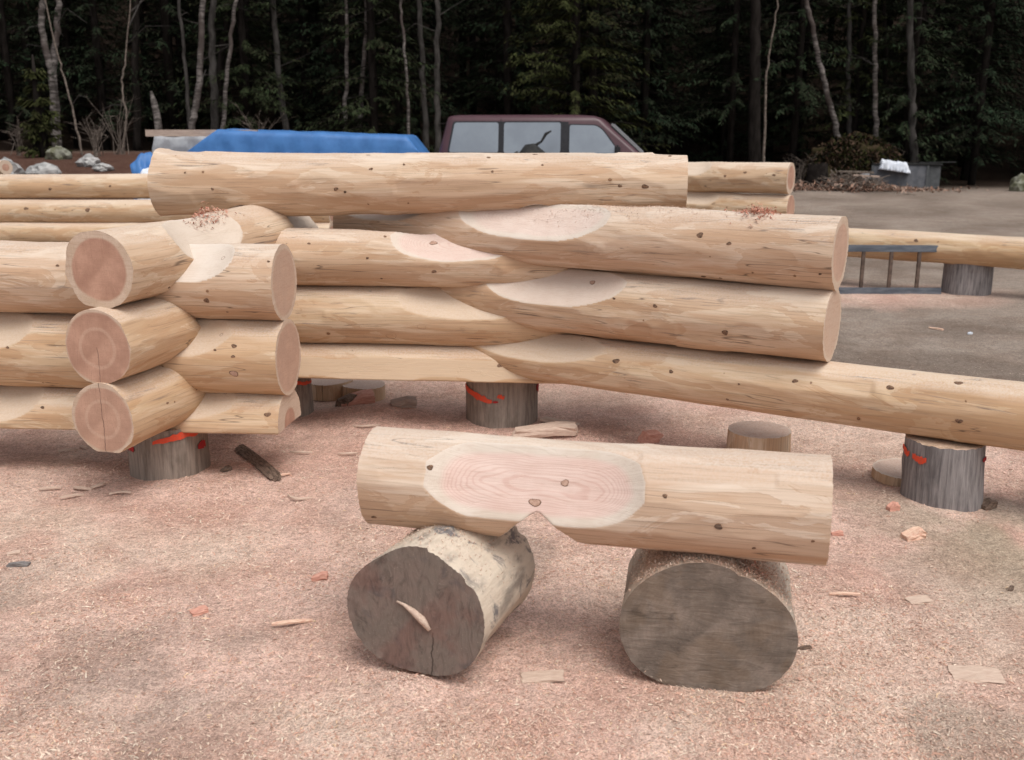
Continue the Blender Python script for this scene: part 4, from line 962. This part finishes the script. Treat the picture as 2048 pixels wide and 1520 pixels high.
w = cloth_box('plastic_sheet', -.12, .12, -.1, .1, .0, .45, M['plastic'], 18, 18, amp=.05, seed=19); w.matrix_world = q @ Matrix.Translation((-1.16, -.35, 0)); tag(w, 'clear plastic sheet slumped against the left side of the crate', 'plastic sheet')

# ------------------------------------------------------------------ forest
def conifer_mesh(seed, H=15.0, crown0=.8, rad=2.4, olive=.0, dens=1.0, droop=.25, gap=.0):
    rg = np.random.default_rng(seed); vs = []; cl = []
    z = crown0; wood = MB()
    wood.tube([(0, 0, -.3), (.03, .02, H * .3), (-.03, .04, H * .65), (0, 0, H)], [.13, .12, .08, .02], 8)
    base = np.array([.012, .025, .014]) * (1 - olive) + np.array([.032, .039, .012]) * olive
    while z < H - .4:
        f = (z - crown0) / (H - crown0); low = z < 7.5
        bl_ = rad * (1 - f) ** .8 * (.55 + .45 * min(1, (z + .5) / 2.0)); nb = rg.integers(4, 7)
        for b in range(nb):
            if rg.random() < gap: continue
            az = rg.random() * 6.283; L = bl_ * rg.uniform(.6, 1.15); ca, sa = math.cos(az), math.sin(az); up = rg.uniform(-.05, .25)
            tint = rg.uniform(.55, 1.5)
            tipz = z + L * up - droop * L
            wood.tube([(0, 0, z), (ca * L * .5, sa * L * .5, z + L * up * .6 - droop * L * .25), (ca * L * .95, sa * L * .95, tipz)], [.022, .014, .004], 3)
            nsp = int((52 if low else 9) * dens * (.4 + L / 2.4))
            for k in range(nsp):
                u = rg.uniform(.15, 1.0); x, y = ca * L * u, sa * L * u; zz = z + L * up * u - droop * L * u * u
                side = 1 if rg.random() < .5 else -1; sp = az + side * rg.uniform(.3, 1.2); ln = (rg.uniform(.09, .24) if low else rg.uniform(.35, .7)) * (1.15 - .4 * u)
                wd = ln * (rg.uniform(.16, .30) if low else .3); dz = -ln * rg.uniform(.1, .9)
                d = np.array([math.cos(sp) * ln, math.sin(sp) * ln, dz]); pr = np.array([-math.sin(sp), math.cos(sp), rg.uniform(-.6, .6)]) * wd * .5
                o_ = np.array([x, y, zz + rg.normal() * .04])
                vs.append([o_, o_ + d * .45 + pr, o_ + d, o_ + d * .5 - pr])
                t = tint * rg.uniform(.7, 1.3); cl.append(base * t)
        z += rg.uniform(.22, .36) if low else rg.uniform(.40, .6)
    V = np.array(vs).reshape(-1, 3); n = len(vs); F = np.arange(n * 4).reshape(n, 4)
    C = np.repeat(np.concatenate([np.clip(np.array(cl), .004, .2), np.ones((n, 1))], 1)[:, None], 4, 1)
    cm = mesh_np('crown', V, F, False, {'Col': ('FLOAT_COLOR', C.reshape(-1, 4))}); cm.materials.append(M['leaf'])
    tm = bpy.data.meshes.new('trunk'); tm.from_pydata(wood.v, [], wood.f); tm.materials.append(M['bark']); tm.polygons.foreach_set('use_smooth', [True] * len(tm.polygons))
    return tm, cm
CON = [conifer_mesh(1), conifer_mesh(2, 16, .5, 2.2, .15), conifer_mesh(3, 14, 1.2, 2.2, .05, gap=.15), conifer_mesh(4, 17, 2.2, 2.5, .1, gap=.1)]
def conifer(kind, x, y, sc, rz, label, group='dark conifers at the forest edge'):
    e = empty('conifer_tree', (x, y, gz(x, y)), rz); e.scale = (sc, sc, sc * random.uniform(.9, 1.1)); tag(e, label, 'tree', group)
    tm, cm = CON[kind]; link('trunk', tm, None, e); link('crown', cm, None, e); return e
ci = 0
for row, (Y, step, ks) in enumerate(((32.0, 2.5, (2, 3, 1, 0)), (34.5, 2.3, (0, 1, 2, 3)), (37.5, 2.4, (0, 1, 0, 3)), (41.0, 2.7, (1, 0, 3, 0)), (45.5, 3.0, (0, 1, 0, 1)), (51.0, 3.6, (0, 1, 1, 0)))):
    hw = Y * .56 + 5; x = -hw + (row % 2) * 1.2
    while x < hw:
        k = ks[ci % 4] if random.random() < .75 else random.randrange(4); ci += 1
        conifer(k, x + random.uniform(-.9, .9), Y + random.uniform(-1.1, 1.1), random.uniform(.85, 1.2), random.random() * 6.28, 'dark conifer among the dense forest behind the yard')
        x += step
CON.append(conifer_mesh(9, 13, .4, 2.9, .9, 1.9, .18))
p = onY(1150, 300, 29.8); conifer(4, p.x, p.y, 1.0, 1.2, 'bushy olive green conifer standing out behind the van', 'lighter conifers')
CON.append(conifer_mesh(10, 12, 1.0, 2.3, .35, 1.3, .2))
p = onY(700, 300, 29.6); conifer(5, p.x + .7, p.y, 1.0, .3, 'green conifer between birch trunks behind the trailer', 'lighter conifers')
p = onY(500, 300, 30.2); conifer(5, p.x, p.y, .9, 2.3, 'green conifer behind the left part of the trailer', 'lighter conifers')
CON.append(conifer_mesh(12, 11, 1.9, 2.2, .75, 1.3, .3, .15))
p = onY(1730, 300, 31.2); conifer(6, p.x, p.y + 1.2, 1.0, 4.0, 'thin brownish conifer above the mossy mound', 'lighter conifers')
CON.append(conifer_mesh(11, 2.3, .12, .85, 1.0, 2.2, .0))
p = onY(88, 318, 24.2); conifer(7, p.x, p.y, 1.0, 0, 'small olive young conifer at the left forest edge', 'lighter conifers')
# bare trunks of the edge
def bare_tree(pts, Y, wpx, label, mat='birch', name='birch_tree', twigs=7, grow=9.0, group='pale bare trunks at the forest edge'):
    ws = [onY(px, py, Y) for px, py in pts]; b0 = ws[0]; g0 = gz(b0.x, Y)
    base = Vector((b0.x, Y, g0)); pl = [Vector((0, 0, -.2))] + [w - base for w in ws if w.z - g0 > .15]
    d = (pl[-1] - pl[-2]).normalized(); pl.append(pl[-1] + d * grow * .5 + Vector((random.uniform(-.3, .3), 0, 0))); pl.append(pl[-1] + Vector((random.uniform(-.5, .5), .2, grow * .5)))
    fine = []
    for i in range(len(pl) - 1):
        for k in range(5): fine.append(pl[i].lerp(pl[i + 1], k / 5) + Vector((random.gauss(0, .018), random.gauss(0, .018), 0)))
    fine.append(pl[-1]); r0 = wpx / FPX * Y / CA / 2; n = len(fine); Ht = fine[-1].z
    rad = [max(.01, r0 * (1.12 - .95 * max(0, f_.z) / Ht)) for f_ in fine]
    e = empty(name, base); tag(e, label, 'tree', group)
    MB().tube(fine, rad, 9).build('trunk', M[mat], e, smooth=True)
    b = MB()
    for k in range(twigs):
        f_ = fine[random.randrange(n // 4, n)]; a = random.random() * 6.28; l_ = random.uniform(.5, 1.6); c1 = f_ + Vector((math.cos(a) * l_ * .5, math.sin(a) * l_ * .4, l_ * random.uniform(-.1, .4)))
        b.tube([f_, c1, c1 + Vector((math.cos(a + .4) * l_ * .5, math.sin(a) * l_ * .3, l_ * random.uniform(-.3, .3)))], [.016, .010, .004], 4)
    for k in range(6):
        a = random.random() * 6.28; f_ = fine[random.randrange(n * 2 // 3, n)]; b.tube([f_, f_ + Vector((math.cos(a), math.sin(a), .8)) * random.uniform(.6, 1.6)], [.02, .006], 4)
    o = b.build('branches', M['greybark'], e); o['kind'] = 'stuff'; return e
T = [
 ([(112, 300), (104, 150), (90, 95), (82, 40), (86, 0)], 30.0, 13, 'left stem of the two pale birches above the young conifer', 'birch'),
 ([(116, 300), (108, 150), (108, 110), (114, 50), (118, 0)], 30.1, 13, 'right stem of the two pale birches above the young conifer', 'birch'),
 ([(168, 310), (150, 240), (132, 165), (118, 120)], 25.5, 4, 'thin leaning sapling right of the young conifer', 'dry'),
 ([(383, 258), (392, 215), (400, 150), (402, 80), (405, 0)], 28.0, 12, 'bright white birch left of the twin grey trunks', 'birch'),
 ([(378, 240), (372, 160), (366, 80), (358, 0)], 29.0, 7, 'thin grey birch just left of the bright white birch', 'greybark'),
 ([(430, 260), (428, 180), (424, 90), (428, 0)], 29.4, 14, 'grey shaggy trunk just right of the bright white birch', 'greybark'),
 ([(446, 260), (452, 160), (462, 70), (470, 0)], 29.0, 8, 'pale trunk leaning right beside the grey shaggy trunk', 'birch'),
 ([(440, 260), (440, 130), (455, 40), (462, 0)], 30.4, 14, 'dark red brown trunk behind the leaning pale trunk', 'bark'),
 ([(572, 262), (560, 170), (552, 80), (545, 0)], 30.5, 12, 'dull grey trunk above the middle of the tarpaulin', 'greybark'),
 ([(688, 268), (692, 180), (695, 90), (692, 0)], 29.6, 8, 'pale birch above the right part of the tarpaulin', 'birch'),
 ([(718, 268), (725, 160), (732, 80), (733, 0)], 29.8, 10, 'spotted birch right of the pale one above the tarpaulin', 'birch'),
 ([(818, 268), (814, 160), (805, 60), (800, 0)], 29.2, 6, 'thin white stem near the right end of the tarpaulin', 'birch'),
 ([(853, 292), (846, 180), (842, 90), (838, 0)], 30.4, 12, 'dull grey trunk left of the van', 'greybark'),
 ([(876, 292), (874, 180), (875, 80), (876, 0)], 29.4, 12, 'straight pale trunk just left of the van', 'greybark'),
 ([(1678, 285), (1665, 225), (1645, 150), (1632, 95), (1622, 40), (1612, 0)], 30.8, 11, 'white birch curving left above the mossy mound', 'birch'),
 ([(1698, 280), (1698, 230), (1696, 180), (1698, 90), (1700, 0)], 32.0, 10, 'short bluish birch trunk right of the curving birch', 'greybark'),
 ([(1752, 280), (1750, 190), (1752, 120), (1748, 0)], 31.0, 10, 'upright birch rising from the top of the mossy mound', 'birch'),
 ([(1772, 280), (1774, 190), (1770, 100), (1768, 0)], 32.4, 9, 'brown trunk right of the upright mound birch', 'bark'),
 ([(1828, 330), (1826, 240), (1822, 180), (1820, 0)], 30.6, 15, 'grey trunk behind the grey crate', 'greybark'),
 ([(1528, 310), (1532, 170), (1540, 100), (1552, 30), (1556, 0)], 30.2, 5, 'thin pale stem right of the van roof', 'dry'),
 ([(1508, 330), (1510, 150), (1512, 0)], 31.0, 24, 'thick black trunk right of the van', 'bark'),
 ([(275, 300), (270, 120), (272, 0)], 31.0, 14, 'dark red trunk left of the broken snag', 'bark'),
 ([(240, 300), (252, 220), (244, 170), (250, 120)], 27.0, 4, 'thin bare sapling left of the trailer', 'dry'),
]
for (pts, Y, wpx, lab, mt) in T: bare_tree(pts, Y, wpx, lab, mt, 'birch_tree' if mt == 'birch' else 'bare_tree', 2 if wpx < 6 else 4, 4 if wpx < 6 else 9)
# broken pale snag
sn = onY(318, 300, 28.5); e = empty('broken_snag', (sn.x, sn.y, gz(sn.x, sn.y))); tag(e, 'short broken snag with peeled pale top left of the trailer', 'tree stump')
pp = [onY(px, py, 28.5) - Vector(e.location) for px, py in ((318, 262), (314, 232), (308, 205), (302, 182))]
MB().tube([Vector((0, 0, -.2)), Vector((0, 0, .5))] + pp, [.13, .12, .11, .10, .09, .03], 8).build('trunk', M['birch'], e, smooth=True)
# undergrowth: bare bushes along the edge
def bush(px, Y, h, n, label, seed):
    p = onY(px, 320, Y); random.seed(seed); b = MB()
    for k in range(n):
        a = random.uniform(0, 6.28); l_ = h * random.uniform(.5, 1.1); lean = random.uniform(.1, .6)
        p1 = Vector((math.cos(a) * lean * l_ * .4, math.sin(a) * lean * l_ * .3, l_ * .5)); p2 = Vector((math.cos(a) * lean * l_, math.sin(a) * lean * l_ * .6, l_ * random.uniform(.75, 1)))
        b.tube([(random.gauss(0, .1), random.gauss(0, .1), -.05), p1, p2], [.010, .007, .003], 4)
        for q_ in range(4):
            t = random.random(); s_ = p1.lerp(p2, t); b.tube([s_, s_ + Vector((random.gauss(0, .2), random.gauss(0, .2), random.uniform(0, .25)))], [.005, .002], 3)
    o = b.build('bare_bush', M['dry'], loc=(p.x, p.y, gz(p.x, p.y))); tag(o, label, 'bush', 'bare bushes at the forest edge')
bush(195, 24.5, 1.0, 16, 'bare bush with arching twigs behind the small rocks', 1); bush(240, 26, 1.7, 12, 'tall bare bush left of the trailer', 2); bush(40, 25, .9, 14, 'low bare bush at the left edge', 3)
bush(1600, 30.5, 1.0, 14, 'bare bush left of the mossy mound', 4); bush(1780, 30.6, 1.1, 12, 'bare bush on the right flank of the mossy mound', 5); bush(520, 28.5, 1.4, 12, 'bare bush behind the trailer', 6)
